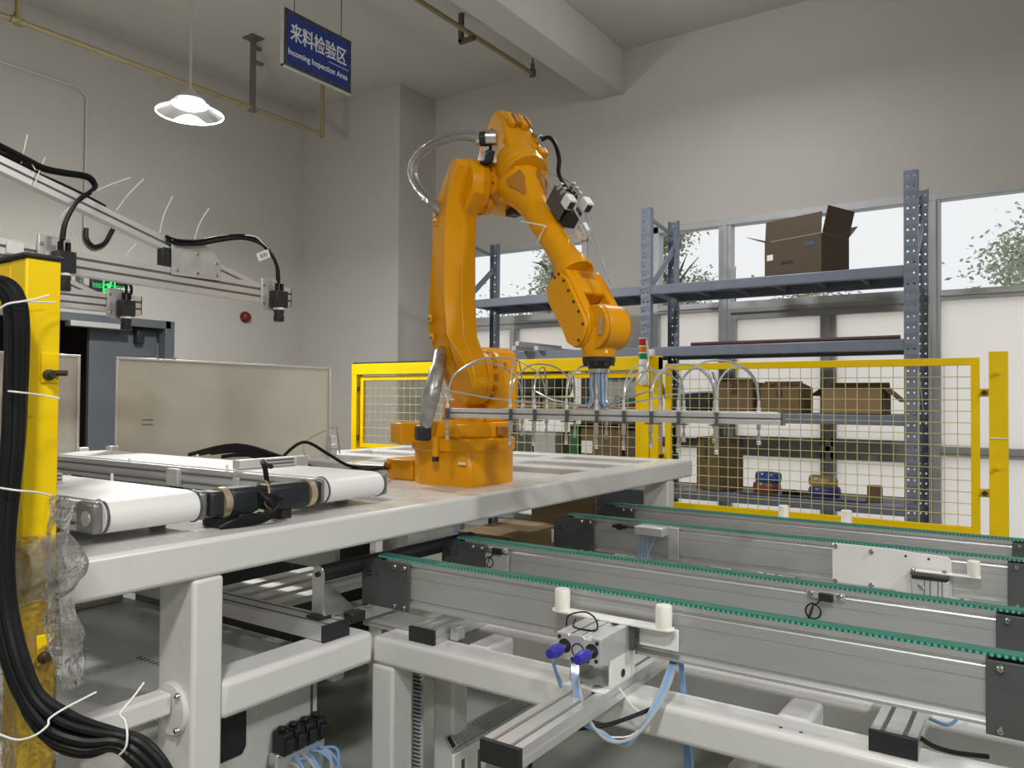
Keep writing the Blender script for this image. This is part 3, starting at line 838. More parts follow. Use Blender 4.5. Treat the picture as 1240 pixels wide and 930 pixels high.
for z in (1.48, 1.05):
    b = MB(); b.cyl((-5.01, FY-.03, z-.02), (-5.01, FY-.03, z+.02), .012, seg=8); obj('hinge', b, M['darkscrew'], fpo)
for z in (1.30, 1.02): lug(fpo, -2.166, -2.128, z)

# ---- signal tower light on the portal post
tx, ty = -2.258, FY - .085
st = thing('signal_tower_light', 'red amber green signal tower light on the yellow portal post', 'signal light', (tx, ty, 1.44))
def stack(nm, z0, z1, r, m):
    b = MB(); b.lathe((tx, ty, z0), (0, 0, 1), [(0, 0), (r, 0), (r, z1-z0), (0, z1-z0)], 24); obj(nm, b, m, st)
stack('cap', 1.815, 1.822, .030, M['nylon']); stack('red_lens', 1.768, 1.815, .028, M['lens_red']); stack('divider', 1.762, 1.768, .030, M['nylon'])
stack('amber_lens', 1.722, 1.762, .028, M['lens_amber']); stack('divider', 1.716, 1.722, .030, M['nylon']); stack('green_lens', 1.676, 1.716, .028, M['lens_green'])
stack('body', 1.600, 1.676, .027, M['paper']); stack('collar', 1.585, 1.600, .031, M['nylon'])
b = MB(); b.lathe((tx, ty, 1.50), (0, 0, 1), [(0, 0), (.022, .004), (.034, .025), (.036, .045), (.030, .07), (.018, .086), (0, .088)], 20); obj('swivel_joint', b, M['nylon'], st)
b = MB(); b.box((tx-.03, ty+.03, 1.50), (tx+.03, FY-.04, 1.58)); obj('wall_bracket', b, M['nylon'], st, bevel=.004)
b = MB(); b.box((tx+.028, ty-.01, 1.70), (tx+.075, ty+.03, 1.74)); obj('side_clip', b, M['nylon'], st, bevel=.004)

# ================================================================== MACHINE TABLE (welded white frame)
TX0, TX1, TY0, TY1, TZ0, TZ1 = -3.95, -1.73, 0.83, 4.47, 0.948, 1.046
tbl = thing('machine_table', 'long white welded frame table carrying the orange robot', 'table', (-2.8, 2.6, 0))
def tpart(nm, a, c, bev=.009, m=None):
    b = MB(); b.box(a, c); return obj(nm, b, m or M['white'], tbl, bevel=bev, seg=3)
tpart('front_beam', (-1.893, TY0, TZ0), (TX1, TY1, TZ1), .012)
tpart('back_beam', (TX0, TY0, TZ0), (TX0+.12, TY1, TZ1))
for y0, y1 in ((TY0, TY0+.1), (3.06, 3.22), (3.53, 3.66), (3.93, 4.06), (TY1-.13, TY1)):
    tpart('cross_beam', (TX0+.12, y0, TZ0+.004), (-1.893, y1, TZ1-.002))
for y0, y1 in ((3.22, 3.53), (3.66, 3.93), (4.06, TY1-.13)):
    tpart('short_beam', (-2.62, y0, TZ0+.006), (-2.50, y1, TZ1-.004)); tpart('short_beam', (-3.30, y0, TZ0+.006), (-3.20, y1, TZ1-.004))
tpart('top_plate', (-2.75, TY0+.1, TZ1-.012), (-1.893, 1.83, TZ1-.003), .001)
tpart('robot_mounting_plate', (-2.60, 2.20, TZ1-.02), (-1.893, 3.06, TZ1-.002), .001)
tpart('cross_beam', (TX0+.12, 1.83, TZ0+.004), (-1.893, 2.0, TZ1-.002))
tpart('cross_beam', (TX0+.12, 2.10, TZ0+.004), (-1.893, 2.20, TZ1-.002))
for y0, y1 in ((1.165, 1.252), (4.10, 4.19)):
    tpart('leg', (-1.88, y0, 0), (TX1, y1, TZ0), .010); tpart('leg', (TX0, y0, 0), (TX0+.15, y1, TZ0), .010)
tpart('leg', (-2.9, 1.83, 0), (-2.8, 1.93, TZ0)); tpart('leg', (-2.9, 3.06, 0), (-2.8, 3.16, TZ0))
tpart('lower_beam', (-1.86, 1.252, .574), (TX1-.004, 1.80, .674), .018)
tpart('lower_beam', (TX0+.02, 1.252, .574), (TX0+.12, 4.10, .674), .012)
tpart('lower_cross_beam', (TX0+.12, 1.752, .50), (-1.86, 1.80, .574), .008)
tpart('lower_shelf', (TX0+.12, .95, .58), (-1.90, 1.70, .60), .002)
b = MB()
for i in range(9): b.box((-2.30+.022*i, 1.355, .600), (-2.294+.022*i, 1.372, .6015))
obj('shelf_vent_slots', b, M['groove'], tbl)['kind'] = 'stuff'
b = MB(); b.box((TX0+.12, 1.79, .84), (-1.9, 1.81, TZ0)); obj('inner_rib', b, M['white'], tbl)
# flange and side arm on the left leg
b = MB(); b.lathe((-1.808, 1.168, .622), (0, -1, 0), [(0, 0), (.066, 0), (.066, .012), (.062, .016), (0, .016)], 36); obj('leg_flange', b, M['white'], tbl)
for dx, dz in ((-.045, .03), (.042, .042), (.042, -.042), (-.045, -.03)): screw(tbl, (-1.808+dx, 1.152, .622+dz), (0, -1, 0), .008, .010)
b = MB(); b.box((-1.845, .35, .612), (-1.79, 1.152, .667)); obj('side_arm', b, M['white'], tbl, bevel=.008)

# cabinet and valve bank below the table
cb = thing('control_cabinet', 'white control cabinet under the table with a black vent', 'cabinet', (-2.3, 1.3, 0))
b = MB(); b.box((-2.6, 1.00, 0.02), (-1.925, 1.745, .573)); obj('cabinet_body', b, M['white'], cb, bevel=.006)
for x in (-2.5, -2.02):
    for y in (1.08, 1.66):
        b = MB(); b.cyl((x, y, 0), (x, y, .02), .02, seg=12); obj('foot', b, M['black'], cb)
b = MB(); b.prism([(1.36, .372), (1.455, .372), (1.468, .392), (1.468, .49), (1.458, .505), (1.36, .505)], lambda u, v: (-1.924, u, v), lambda u, v: (-1.916, u, v)); obj('vent_cover', b, M['black'], cb, bevel=.002)
b = MB(); b.box((-1.9255, 1.715, .05), (-1.9215, 1.722, .56)); obj('door_seam', b, M['groove'], cb)
vb = thing('valve_bank', 'black solenoid valve bank with blue air tubes on the white cabinet', 'valve bank', (-1.92, 1.63, .2))
b = MB(); b.box((-1.92, 1.55, .16), (-1.885, 1.74, .34)); obj('manifold', b, M['aluB'], vb, bevel=.004)
for i in range(4):
    y = 1.562 + i*.044
    b = MB(); b.box((-1.92, y, .335), (-1.865, y+.038, .40)); b.box((-1.865, y+.004, .345), (-1.855, y+.034, .385)); b.cyl((-1.90, y+.019, .40), (-1.90, y+.019, .412), .014, seg=12); obj('solenoid', b, M['black'], vb, bevel=.004)
rnd = random.Random(4)
for i in range(9):
    y = 1.60 + .016*i
    b = MB(); b.tube([(-1.885, y, .30 + .01*(i % 2)), (-1.83, y+rnd.uniform(-.02, .02), .30), (-1.80, y+rnd.uniform(-.02, .05), .22), (-1.83, y+rnd.uniform(0, .05), .06), (-1.85, y, .01)], .005, 6, 5); obj('air_tube', b, M['bluetube'] if i % 3 else M['cleartube'], vb)
b = MB(); b.tube([(-1.915, 1.53, .30), (-1.90, 1.535, .26), (-1.90, 1.52, .22), (-1.905, 1.53, .12), (-1.91, 1.53, .02)], .016, 8, 4); obj('fitting_hose', b, M['hose'], vb)
gc = thing('grey_drive_unit', 'grey drive unit standing on the lower shelf under the table', 'drive', (-3.2, 1.6, .6))
b = MB(); b.box((-3.4, 1.2, .601), (-3.05, 1.70, .80)); obj('housing', b, M['greybox'], gc, bevel=.01)
b = MB(); b.box((-3.4, 1.0, .601), (-2.98, 1.70, .645)); obj('base_rail', b, M['bracket'], gc, bevel=.004)
for y in (1.40, 1.52): screw(gc, (-2.98, y, .622), (1, 0, 0), .015, .01)
b = MB(); b.tube([(-2.98, 1.74, .86), (-2.97, 1.75, .76), (-2.95, 1.77, .69), (-2.94, 1.82, .685), (-2.94, 1.85, .73), (-2.95, 1.82, .775), (-2.96, 1.78, .74), (-2.95, 1.79, .67), (-2.95, 1.84, .655)], .006, 6, 5)
tag(obj('loose_cable', b, M['rubber']), 'black cable with a loop hanging under the table left of the leg', 'cable')
rnd = random.Random(9)
cbh = thing('cable_heap', 'dark heap of cables on the floor below the side arm', 'cables', (-2.6, .8, 0))
b = MB(); b.box((-3.2, .2, .0), (-2.35, .94, .34)); obj('cable_tray', b, M['black'], cbh, bevel=.02)
for i in range(14):
    b = MB()
    pts = []
    x, y = rnd.uniform(-2.9, -2.4), rnd.uniform(.35, .8)
    for k in range(6):
        pts.append((x, y, .36 + rnd.uniform(0, .03) + .012*(i % 3))); x += rnd.uniform(-.15, .15); y += rnd.uniform(-.15, .15)
        x = min(-2.37, max(-3.1, x)); y = min(.9, max(.25, y))
    b.tube(pts, .012, 6, 4); obj('cable', b, M['rubber'], cbh)
# grey upright unit seen below the table end, on the floor behind
b = MB(); b.box((-2.42, 4.55, 0), (-2.02, 4.85, .835)); tag(obj('dark_cabinet', b, M['darkframe'], bevel=.008), 'dark grey cabinet standing under the far end of the table', 'cabinet')
b = MB(); b.box((-2.95, 4.60, 0), (-2.47, 4.63, .90)); tag(obj('board_panel', b, M['card2'], bevel=.002), 'beige board standing on edge behind the table, left of the dark cabinet', 'board')
b = MB(); b.box((-3.45, 2.02, .0), (-2.95, 3.03, .82)); db = tag(obj('drive_cabinet', b, M['black'], bevel=.01), 'black cabinet standing on the floor under the robot', 'cabinet')
b = MB(); b.box((-2.951, 2.5, .05), (-2.9485, 2.505, .78)); obj('door_seam', b, M['groove'], db)
b = MB(); b.box((-2.62, 3.35, .0), (-2.28, 3.86, .69)); cc = tag(obj('cardboard_box', b, M['card2'], bevel=.004), 'brown cardboard box under the table behind the second conveyor', 'box')
b = MB(); b.box((-2.279, 3.76, .60), (-2.276, 3.84, .675)); obj('paper_label', b, M['paper'], cc)

# ================================================================== CONVEYORS
CZ = 0.90
def conveyor(y, xa, xb, label):
    t = thing('belt_conveyor', label, 'conveyor', ((xa+xb)/2, y, .75), 'green belt profile conveyors')
    prof = [(0, .750), (-.004, .752), (-.004, .758), (0, .762), (.005, .766), (.005, .772), (0, .776), (0, .8405), (.002, .8412), (.002, .8426), (0, .8435), (0, .862), (.007, .866), (.009, .870), (.007, .875), (0, .879), (0, .891), (.048, .891), (.048, .750)]
    b = MB(); b.prism(prof, lambda u, v: (xa+.10, y+u, v), lambda u, v: (xb-.10, y+u, v)); obj('profile_beam', b, M['alu'], t, angle=20)
    b = MB(); b.box((xa+.06, y+.001, .8915), (xb+.01, y+.040, .8985)); obj('green_belt', b, M['green'], t, bevel=.001)
    b = MB(); n = int((xb-xa-.07)/.0125)
    for i in range(n):
        x = xa+.065 + .0125*i
        b.box((x, y-.001, .8905), (x+.0065, y+.0015, .8965))
    obj('belt_teeth', b, M['greenlite'], t, kind='stuff')
    for xp in (xa+.055, xb+.01):
        b = MB(); b.cyl((xp, y-.001, .865), (xp, y+.050, .865), .026, seg=20); obj('belt_pulley', b, M['gun'], t)
    for x0, x1 in ((xa, xa+.20), (xb-.10, xb+.10)):
        b = MB()
        c = .018
        o_ = [(x0, .737), (x1, .737), (x1, .885), (x0+c*2.2, .885), (x0, .885-c)] if x0 == xa else [(x0, .737), (x1, .737), (x1, .885), (x0, .885)]
        b.prism(o_, lambda u, v: (u, y-.010, v), lambda u, v: (u, y-.003, v)); b.prism(o_, lambda u, v: (u, y+.051, v), lambda u, v: (u, y+.058, v))
        e = obj('end_plate', b, M['gun'], t, bevel=.0015)
        for sx_ in ((x1-.055, x1-.015) if x0 == xa else (x0+.025, x1-.03)):
            for sz in (.872, .750): screw(t, (sx_, y-.010, sz), (0, -1, 0), .0075, .009)
        if x0 == xa:
            for sa, sb_ in (((x0+.025, .842), (x0+.045, .847)), ((x0+.025, .830), (x0+.045, .835)), ((x0+.066, .835), (x0+.069, .848))):
                b = MB(); b.box((sa[0], y-.0115, sa[1]), (sb_[0], y-.0098, sb_[1])); obj('plate_slot', b, M['black'], t)
    return t
cvA = conveyor(1.853, -1.833, .0, 'nearest green belt conveyor, longest and lowest in the picture')
cvB = conveyor(2.26, -1.833, .0, 'second green belt conveyor from the front, with two small sensors')
cvC = conveyor(3.0, -1.80, .0, 'third green belt conveyor, carrying the white bolted plate')
cvD = conveyor(3.43, -1.813, .0, 'farthest green belt conveyor, beside the yellow mesh fence')
# sensors on the second conveyor
def sensor(t, x, y, w=.10, loop=.02, side=1):
    b = MB(); b.box((x-w/2, y-.009, .862), (x+w/2, y-.004, .882)); obj('sensor_bracket', b, M['bracket'], t, bevel=.001)
    for dx in (-w/2+.012, w/2-.012): screw(t, (x+dx, y-.009, .874), (0, -1, 0), .008, .008)
    b = MB(); b.box((x-.015, y-.022, .858), (x+.022, y-.009, .880)); obj('sensor_head', b, M['black'], t, bevel=.002)
    b = MB(); pts = [(x-.012, y-.016, .86), (x-.02, y-.016, .848)]
    for k in range(9):
        a = math.pi*.5 - 2*math.pi*k/8
        pts.append((x-.03 + loop*math.cos(a)*side, y-.014, .826 + loop*math.sin(a)))
    pts.append((x-.045, y-.012, .80))
    b.tube(pts, .0022, 6, 4); obj('sensor_cable', b, M['rubber'], t)
sensor(cvB, -.495, 2.26)
sensor(cvB, -1.585, 2.26, .085, .017)
b = MB(); b.box((-1.632, 2.246, .752), (-1.535, 2.2505, .858)); obj('sensor_plate', b, M['aluB'], cvB, bevel=.001)
# white bolted plate with cylinder and peg on the third conveyor
y = 2.9955
b = MB(); b.prism([(-.633, .752), (-.375, .752), (-.258, .752), (-.258, .872), (-.27, .884), (-.372, .886), (-.43, .8915), (-.633, .8915)], lambda u, v: (u, y-.006, v), lambda u, v: (u, y-.0005, v)); pbk = obj('mounting_plate', b, M['nylon'], cvC, bevel=.0015); pbk['label'] = 'white bolted mounting plate'
for px_, pz_ in ((-.622, .882), (-.503, .875), (-.622, .758), (-.503, .758)): screw(cvC, (px_, y-.006, pz_), (0, -1, 0), .009, .007)
for px_, pz_ in ((-.395, .872), (-.325, .870)): screw(cvC, (px_, y-.006, pz_), (0, -1, 0), .004, .002, M['darkscrew'])
pc = thing('pneumatic_cylinder', 'small grey pneumatic cylinder with a single white peg on the third conveyor', 'cylinder', (-.315, y-.03, .75))
b = MB(); b.box((-.374, y-.046, .752), (-.262, y-.006, .808)); obj('cylinder_body', b, M['aluB'], pc, bevel=.003)
b = MB()
for x in (-.335, -.318, -.295, -.283): b.box((x, y-.0475, .752), (x+.003, y-.0455, .808))
obj('body_groove', b, M['groove'], pc)
b = MB(); b.box((-.372, y-.05, .808), (-.266, y-.008, .818)); obj('slide_gap', b, M['black'], pc)
b = MB(); b.box((-.376, y-.052, .818), (-.262, y-.006, .830)); obj('slide_table', b, M['gun'], pc, bevel=.002)
b = MB(); b.box((-.362, y-.05, .830), (-.172, y-.016, .8355)); obj('peg_arm', b, M['nylon'], pc, bevel=.002)
b = MB(); b.lathe((-.192, y-.032, .8355), (0, 0, 1), [(0, 0), (.019, 0), (.0195, .046), (.017, .049), (0, .049)], 24); obj('peg', b, M['peg'], pc)
screw(pc, (-.275, y-.04, .8355), (0, 0, 1), .008, .008); screw(pc, (-.368, y-.04, .83), (0, 0, 1), .008, .01)
b = MB(); b.cyl((-.35, y-.055, .79), (-.335, y-.060, .778), .006, seg=10); obj('speed_fitting', b, M['steel'], pc)
# gadget on the left of the third conveyor
pg = thing('pneumatic_cylinder', 'flat grey cylinder at the left end of the third conveyor', 'cylinder', (-1.32, 2.97, .80))
b = MB(); b.box((-1.385, 2.935, .852), (-1.262, 2.9955, .886)); obj('cylinder_body', b, M['aluB'], pg, bevel=.003)
b = MB(); b.box((-1.50, 2.965, .865), (-1.44, 2.9955, .878)); b.box((-1.475, 2.955, .86), (-1.452, 2.965, .884)); b.cyl((-1.44, 2.975, .872), (-1.385, 2.975, .872), .004, seg=8); obj('rod_clevis', b, M['black'], pg)
b = MB(); b.box((-1.262, 2.985, .756), (-1.215, 2.9955, .886)); obj('side_plate', b, M['bracket'], pg, bevel=.002)
for i in range(4):
    b = MB(); b.tube([(-1.36+.018*i, 2.955, .852), (-1.37+.02*i, 2.945, .82), (-1.37+.012*i, 2.95, .77), (-1.36+.01*i, 2.955, .70)], .0035, 6, 4); obj('air_tube', b, M['bluetube'], pg)
# pegs standing beyond the fourth conveyor
for i, (px_, lab) in enumerate(((-.968, 'left white peg standing behind the farthest conveyor'), (-.704, 'right white peg standing behind the farthest conveyor'))):
    b = MB(); b.lathe((px_, 3.60, .872), (0, 0, 1), [(0, 0), (.022, 0), (.022, .058), (.019, .061), (0, .061)], 22)
    o = tag(obj('stop_peg', b, M['peg'], loc=(px_, 3.60, .872)), lab, 'peg')
b = MB(); b.box((-1.02, 3.49, .864), (-.65, 3.63, .872)); tag(obj('peg_bracket', b, M['nylon'], bevel=.001), 'white bracket strip holding two pegs behind the farthest conveyor', 'bracket')

# ================================================================== SUPPORT FRAME OF THE CONVEYORS
sf = thing('conveyor_support_frame', 'white welded support frame below the green belt conveyors', 'frame', (-.8, 2.6, 0))
def spart(nm, a, c, bev=.012, m=None):
    b = MB(); b.box(a, c); return obj(nm, b, m or M['white'], sf, bevel=bev, seg=3)
FZ = .657
spart('front_rail', (-1.745, 1.80, FZ-.085), (.45, 1.915, FZ), .014)
spart('rear_rail', (-1.6, 2.06, FZ-.085), (.45, 2.16, FZ), .010)
spart('mounting_pad', (-1.90, 1.915, FZ-.02), (-1.60, 2.06, FZ), .004)
spart('rear_rail', (-1.70, 3.50, FZ-.085), (.45, 3.60, FZ), .010)
spart('cross_tube', (-.535, 1.915, FZ-.075), (-.455, 2.06, FZ-.004)); spart('cross_tube', (-1.46, 1.915, FZ-.075), (-1.38, 2.06, FZ-.004))
spart('cross_tube', (-1.26, 2.16, FZ-.085), (-1.16, 3.50, FZ-.004)); spart('cross_tube', (-.50, 2.16, FZ-.085), (-.42, 3.50, FZ-.004)); spart('cross_tube', (-.05, 2.16, FZ-.085), (.05, 3.50, FZ-.004))
spart('leg', (-1.745, 1.80, 0), (-1.655, 1.895, FZ-.085), .010); spart('leg', (-1.685, 2.03, .0), (-1.60, 2.11, FZ-.02), .010)
spart('leg', (-1.70, 3.51, 0), (-1.62, 3.59, FZ-.085)); spart('leg', (.20, 1.80, 0), (.30, 1.90, FZ-.085)); spart('leg', (.20, 3.51, 0), (.30, 3.59, FZ-.085))
spart('lower_rail', (-1.685, 2.11, .19), (-1.60, 3.51, .265), .008); spart('lower_rail', (-.80, 2.35, .22), (-.72, 3.51, .30), .008)
spart('inner_ledge', (-1.6, 2.03, FZ-.11), (.45, 2.06, FZ-.085), .004)
for px_, py_ in ((-.50, 1.835), (-.455, 1.835)):
    b = MB(); b.cyl((px_, py_, FZ), (px_, py_, FZ+.0006), .0045, seg=10); obj('bolt_hole', b, M['black'], sf)
# slotted wiring ducts
def duct(name, label, p, q, w, h, up_, n):
    t = thing(name, label, 'duct', p)
    p, q = Vector(p), Vector(q); d = (q-p).normalized(); u = Vector(up_); s = d.cross(u).normalized()
    b = MB(); b.bar(p, q, w*.8, h*.72, up_); obj('duct_body', b, M['black'], t)
    L = (q-p).length
    b = MB()
    for i in range(n):
        c = p + d*(L*(i+.5)/n)
        b.frame_box(c, d, s, u, L/n*.55, w, h)
    o = obj('duct_fingers', b, M['greybox'], t); o['kind'] = 'stuff'
    b = MB(); b.bar(p - u*h*.6, q - u*h*.6, w*1.15, .006, up_); obj('duct_back', b, M['greybox'], t)
    return t
duct('wiring_duct', 'grey slotted wiring duct running along the lower rail under the frame', (-1.60, 2.02, .285), (-1.60, 3.40, .285), .045, .022, (.75, 0, .66), 130)
duct('wiring_duct', 'upright black slotted wiring duct beside the front left leg', (-1.69, 1.955, .03), (-1.69, 1.955, .60), .034, .010, (0, -1, 0), 44)
sb = thing('slotted_foot_bracket', 'white slotted bracket bolted at the foot of the inner leg', 'bracket', (-1.60, 2.1, .12))
b = MB()
b.box((-1.60, 2.02, .06), (-1.588, 2.20, .245)); obj('bracket_plate', b, M['nylon'], sb, bevel=.004)
b = MB()
for yy in (2.06, 2.15): b.box((-1.5885, yy, .09), (-1.586, yy+.016, .215))
obj('slot', b, M['groove'], sb)

# ================================================================== LINEAR MODULES
def module(x0, x1, ya, yb, label, zt=.70, zb=None, axis='y'):
    zb = zb if zb is not None else zt - .042
    t = thing('linear_module', label, 'linear module', ((x0+x1)/2, (ya+yb)/2, zb), 'linear modules under the conveyors')
    w = x1 - x0; h = zt - zb
    g = w*.055
    P = [(0, 0), (0, h*.42), (.004, h*.45), (.004, h*.55), (0, h*.58), (0, h), (w*.26-g, h), (w*.26-g, h-.006), (w*.26+g, h-.006), (w*.26+g, h), (w*.74-g, h), (w*.74-g, h-.006), (w*.74+g, h-.006), (w*.74+g, h), (w, h), (w, h*.58), (w-.004, h*.55), (w-.004, h*.45), (w, h*.42), (w, 0)]
    b = MB(); b.prism(P, lambda u, v: (x0+u, ya+.012, zb+v), lambda u, v: (x0+u, yb, zb+v)); obj('module_profile', b, M['aluB'], t, angle=25)
    b = MB()
    for k in (.26, .74): b.box((x0+w*k-g, ya+.013, zt-.0062), (x0+w*k+g, yb-.001, zt-.0052))
    obj('slot_strip', b, M['groove'], t)
    b = MB(); b.box((x0-.002, ya, zb-.004), (x1+.002, ya+.012, zt+.001)); obj('end_cap', b, M['black'], t, bevel=.0012)
    return t
module(-.965, -.870, 1.315, 3.5, 'foreground linear module with a black end cap, carrying the blue capped cylinder')
mL = module(-1.617, -1.522, 1.83, 3.5, 'short looking linear module with a black end cap left on the white frame')
mR = module(-.312, -.222, 1.825, 3.5, 'linear module with a black end cap at the right on the white frame')
for t, xx in ((mL, -1.57), (mR, -.267)):
    for yy in (1.86,):
        for k in (-.022, .022): screw(t, (xx+k, yy, .694), (0, 0, 1), .006, .004)
b = MB(); b.box((-1.512, 1.90, .66), (-1.485, 1.94, .70)); obj('limit_switch', b, M['bracket'], mL, bevel=.002)
b = MB(); b.tube([(-.225, 1.90, .68), (-.20, 1.89, .672), (-.16, 1.90, .664), (-.10, 1.93, .66)], .005, 6, 4); obj('module_cable', b, M['rubber'], mR)
b = MB(); b.tube([(-.215, 1.97, .70), (-.18, 1.98, .69), (-.16, 2.02, .70), (-.15, 2.06, .72)], .004, 6, 4); obj('air_tube', b, M['bluetube'], mR)
# module lying along the table under its front edge + roller stand
t = thing('linear_module', 'dark linear module under the table edge with its end cap facing right', 'linear module', (-2.3, 1.67, .66))
b = MB(); b.box((-3.0, 1.622, .676), (-1.776, 1.722, .722)); obj('module_profile', b, M['aluB'], t, bevel=.002)
b = MB()
for yy in (1.645, 1.695): b.box((-3.0, yy, .7215), (-1.78, yy+.010, .7225))
obj('slot_strip', b, M['groove'], t)
b = MB(); b.box((-1.776, 1.620, .672), (-1.764, 1.724, .724)); obj('end_cap', b, M['black'], t, bevel=.001)
t = thing('slide_rail', 'grey slide rail on the module under the table, running back', 'rail', (-1.85, 2.1, .70))
b = MB(); b.box((-1.93, 1.724, .676), (-1.84, 2.62, .715)); obj('rail_body', b, M['aluB'], t, bevel=.003)
b = MB(); b.box((-1.905, 1.73, .715), (-1.865, 2.6, .722)); obj('rail_slot', b, M['groove'], t)
b = MB(); b.box((-1.838, 1.77, .69), (-1.80, 1.83, .722)); obj('limit_switch', b, M['black'], t, bevel=.004)
sbd = thing('slatted_bed', 'slatted bed of pale aluminium strips under the table', 'bed', (-2.3, 2.0, .69))
for x in (-2.15, -2.25, -2.35, -2.45):
    b = MB(); b.box((x-.03, 1.73, .690), (x+.03, 2.3, .712)); obj('slat', b, M['aluB'], sbd, bevel=.002)
rs = thing('roller_stand', 'black roller on a bent steel bracket under the table edge', 'roller', (-1.85, 1.7, .72))
b = MB(); b.cyl((-1.85, 1.68, .857), (-1.85, 2.45, .857), .026, seg=24); obj('roller', b, M['black'], rs)
b = MB(); b.prism([(-.026, .725), (.026, .725), (.026, .86), (.018, .878), (0, .886), (-.018, .878), (-.026, .86)], lambda u, v: (-1.85+u, 1.672, v), lambda u, v: (-1.85+u, 1.678, v)); obj('roller_bracket', b, M['steel'], rs, bevel=.001)
b = MB(); b.prism([(1.678, .725), (1.80, .725), (1.80, .735), (1.69, .83), (1.678, .83)], lambda u, v: (-1.828, u, v), lambda u, v: (-1.823, u, v)); obj('gusset', b, M['steel'], rs)
b = MB(); b.box((-1.88, 1.655, .724), (-1.82, 1.70, .732)); obj('bracket_foot', b, M['black'], rs)
b = MB(); b.cyl((-1.85, 1.666, .857), (-1.85, 1.672, .857), .008, seg=12); obj('roller_bolt', b, M['darkscrew'], rs)

# ---- blue capped cylinder on the foreground module
cy = thing('pneumatic_cylinder', 'silver twin rod cylinder with two blue end caps on the foreground module', 'cylinder', (-.915, 1.75, .70))
b = MB()
b.box((-.975, 1.675, .700), (-.865, 1.835, .706)); b.box((-.868, 1.700, .706), (-.862, 1.835, .775)); b.box((-.975, 1.70, .706), (-.969, 1.835, .775))
obj('base_bracket', b, M['nylon'], cy, bevel=.0015)
for p in ((-.945, 1.69), (-.893, 1.69)): screw(cy, (*p, .706), (0, 0, 1), .010, .006)
screw(cy, (-.862, 1.765, .728), (1, 0, 0), .010, .003, M['darkscrew'])
BX0, BX1, BY0, BY1, BZ0, BZ1 = -.980, -.861, 1.645, 1.80, .775, .838
P = [(BX0, BZ0), (BX1, BZ0), (BX1, BZ1), (BX1-.022, BZ1), (BX1-.026, BZ1-.006), (BX1-.042, BZ1-.006), (BX1-.046, BZ1), (BX0+.040, BZ1), (BX0+.038, BZ1-.004), (BX0+.034, BZ1-.004), (BX0+.032, BZ1), (BX0, BZ1)]
b = MB(); b.prism(P, lambda u, v: (u, BY0, v), lambda u, v: (u, BY1, v)); obj('cylinder_body', b, M['aluB'], cy, bevel=.0012)
b = MB()
for x in (-.945, -.915): b.box((x, BY0+.01, BZ1-.0005), (x+.0025, BY1, BZ1+.0005))
obj('body_groove', b, M['groove'], cy)
for i, x in enumerate((-.957, -.884)):
    b = MB(); b.cyl((x, BY0-.001, .808), (x, BY0+.002, .808), .017, seg=20); obj('rod_port', b, M['black'], cy)
    for k in (-.0045, .0045):
        b = MB(); b.cyl((x+k, BY0-.030, .808), (x+k, BY0, .808), .0045, seg=12); obj('guide_rod', b, M['steel'], cy)
    b = MB(); b.lathe((x, BY0-.072, .806), (0, 1, 0), [(0, 0), (.011, .002), (.014, .012), (.0155, .030), (.0135, .050), (0, .050)], 20); p = obj('end_cap', b, M['bluecap'], cy); p['label'] = 'royal blue rubber end cap'
b = MB()
for i in range(24):
    a0, a1 = 2*math.pi*i/24, 2*math.pi*(i+1)/24
    b.bar((-.921+.016*math.cos(a0), BY0-.0005, .803+.016*math.sin(a0)), (-.921+.016*math.cos(a1), BY0-.0005, .803+.016*math.sin(a1)), .0025, .0025, (0, 1, 0))
obj('bore_ring', b, M['black'], cy)
for x, z in ((-.972, .786), (-.895, .782), (-.872, .786), (-.936, .780), (-.972, .828), (-.87, .828)): screw(cy, (x, BY0, z), (0, -1, 0), .005, .002, M['darkscrew'])
b = MB(); b.box((-.868, BY1, .775), (-.850, BY1+.02, .838)); b.box((-.97, BY1, .775), (-.87, BY1+.012, .838)); obj('rod_plate', b, M['gun'], cy)
b = MB(); b.tube([(-.985, 1.70, .838), (-.99, 1.72, .858), (-.955, 1.74, .868), (-.915, 1.72, .862), (-.90, 1.70, .842), (-.93, 1.69, .840), (-.965, 1.70, .840), (-.975, 1.73, .85)], .0022, 6, 5); obj('sensor_cable', b, M['rubber'], cy)
for i in range(2):
    b = MB(); b.tube([(-.985, 1.66, .80), (-.990, 1.645, .775), (-.985, 1.65, .74), (-.975, 1.66, .70+.01*i)], .004, 6, 4); obj('air_tube', b, M['bluetube'], cy)
rnd = random.Random(12)
for i in range(8):
    j = (i-3.5)*.004
    if i < 5:
        pts = [(-.93+j, 1.66, .776), (-.915+j, 1.635, .735), (-.885+j, 1.62, .665+j), (-.840+j, 1.64, .615-j), (-.80+j, 1.70, .61+j*1.5), (-.765+j, 1.78, .68), (-.765+j, 1.86, .738), (-.79+j, 1.95, .742)]
    else:
        pts = [(-.80+j, 1.93, .742), (-.775+j, 1.90, .73), (-.775+j, 1.925, .60), (-.80+j*3, 1.97, .40), (-.83+j*4, 2.0, .2), (-.86+j*4, 2.05, .02)]
    b = MB(); b.tube(pts, .0040, 6, 5); obj('air_tube', b, M['bluetube'] if i % 4 else M['cleartube'], cy)
b = MB(); b.tube([(-.86, 1.74, .70), (-.83, 1.75, .66), (-.80, 1.76, .63), (-.82, 1.72, .60), (-.87, 1.68, .60)], .002, 6, 4); obj('sensor_cable', b, M['nylon'], cy)
b = MB(); b.tube([(-.79, 1.78, .652), (-.86, 1.68, .63), (-.95, 1.62, .615), (-1.02, 1.62, .57), (-1.10, 1.70, .40), (-1.2, 1.8, .1), (-1.25, 1.9, .012)], .005, 6, 5)
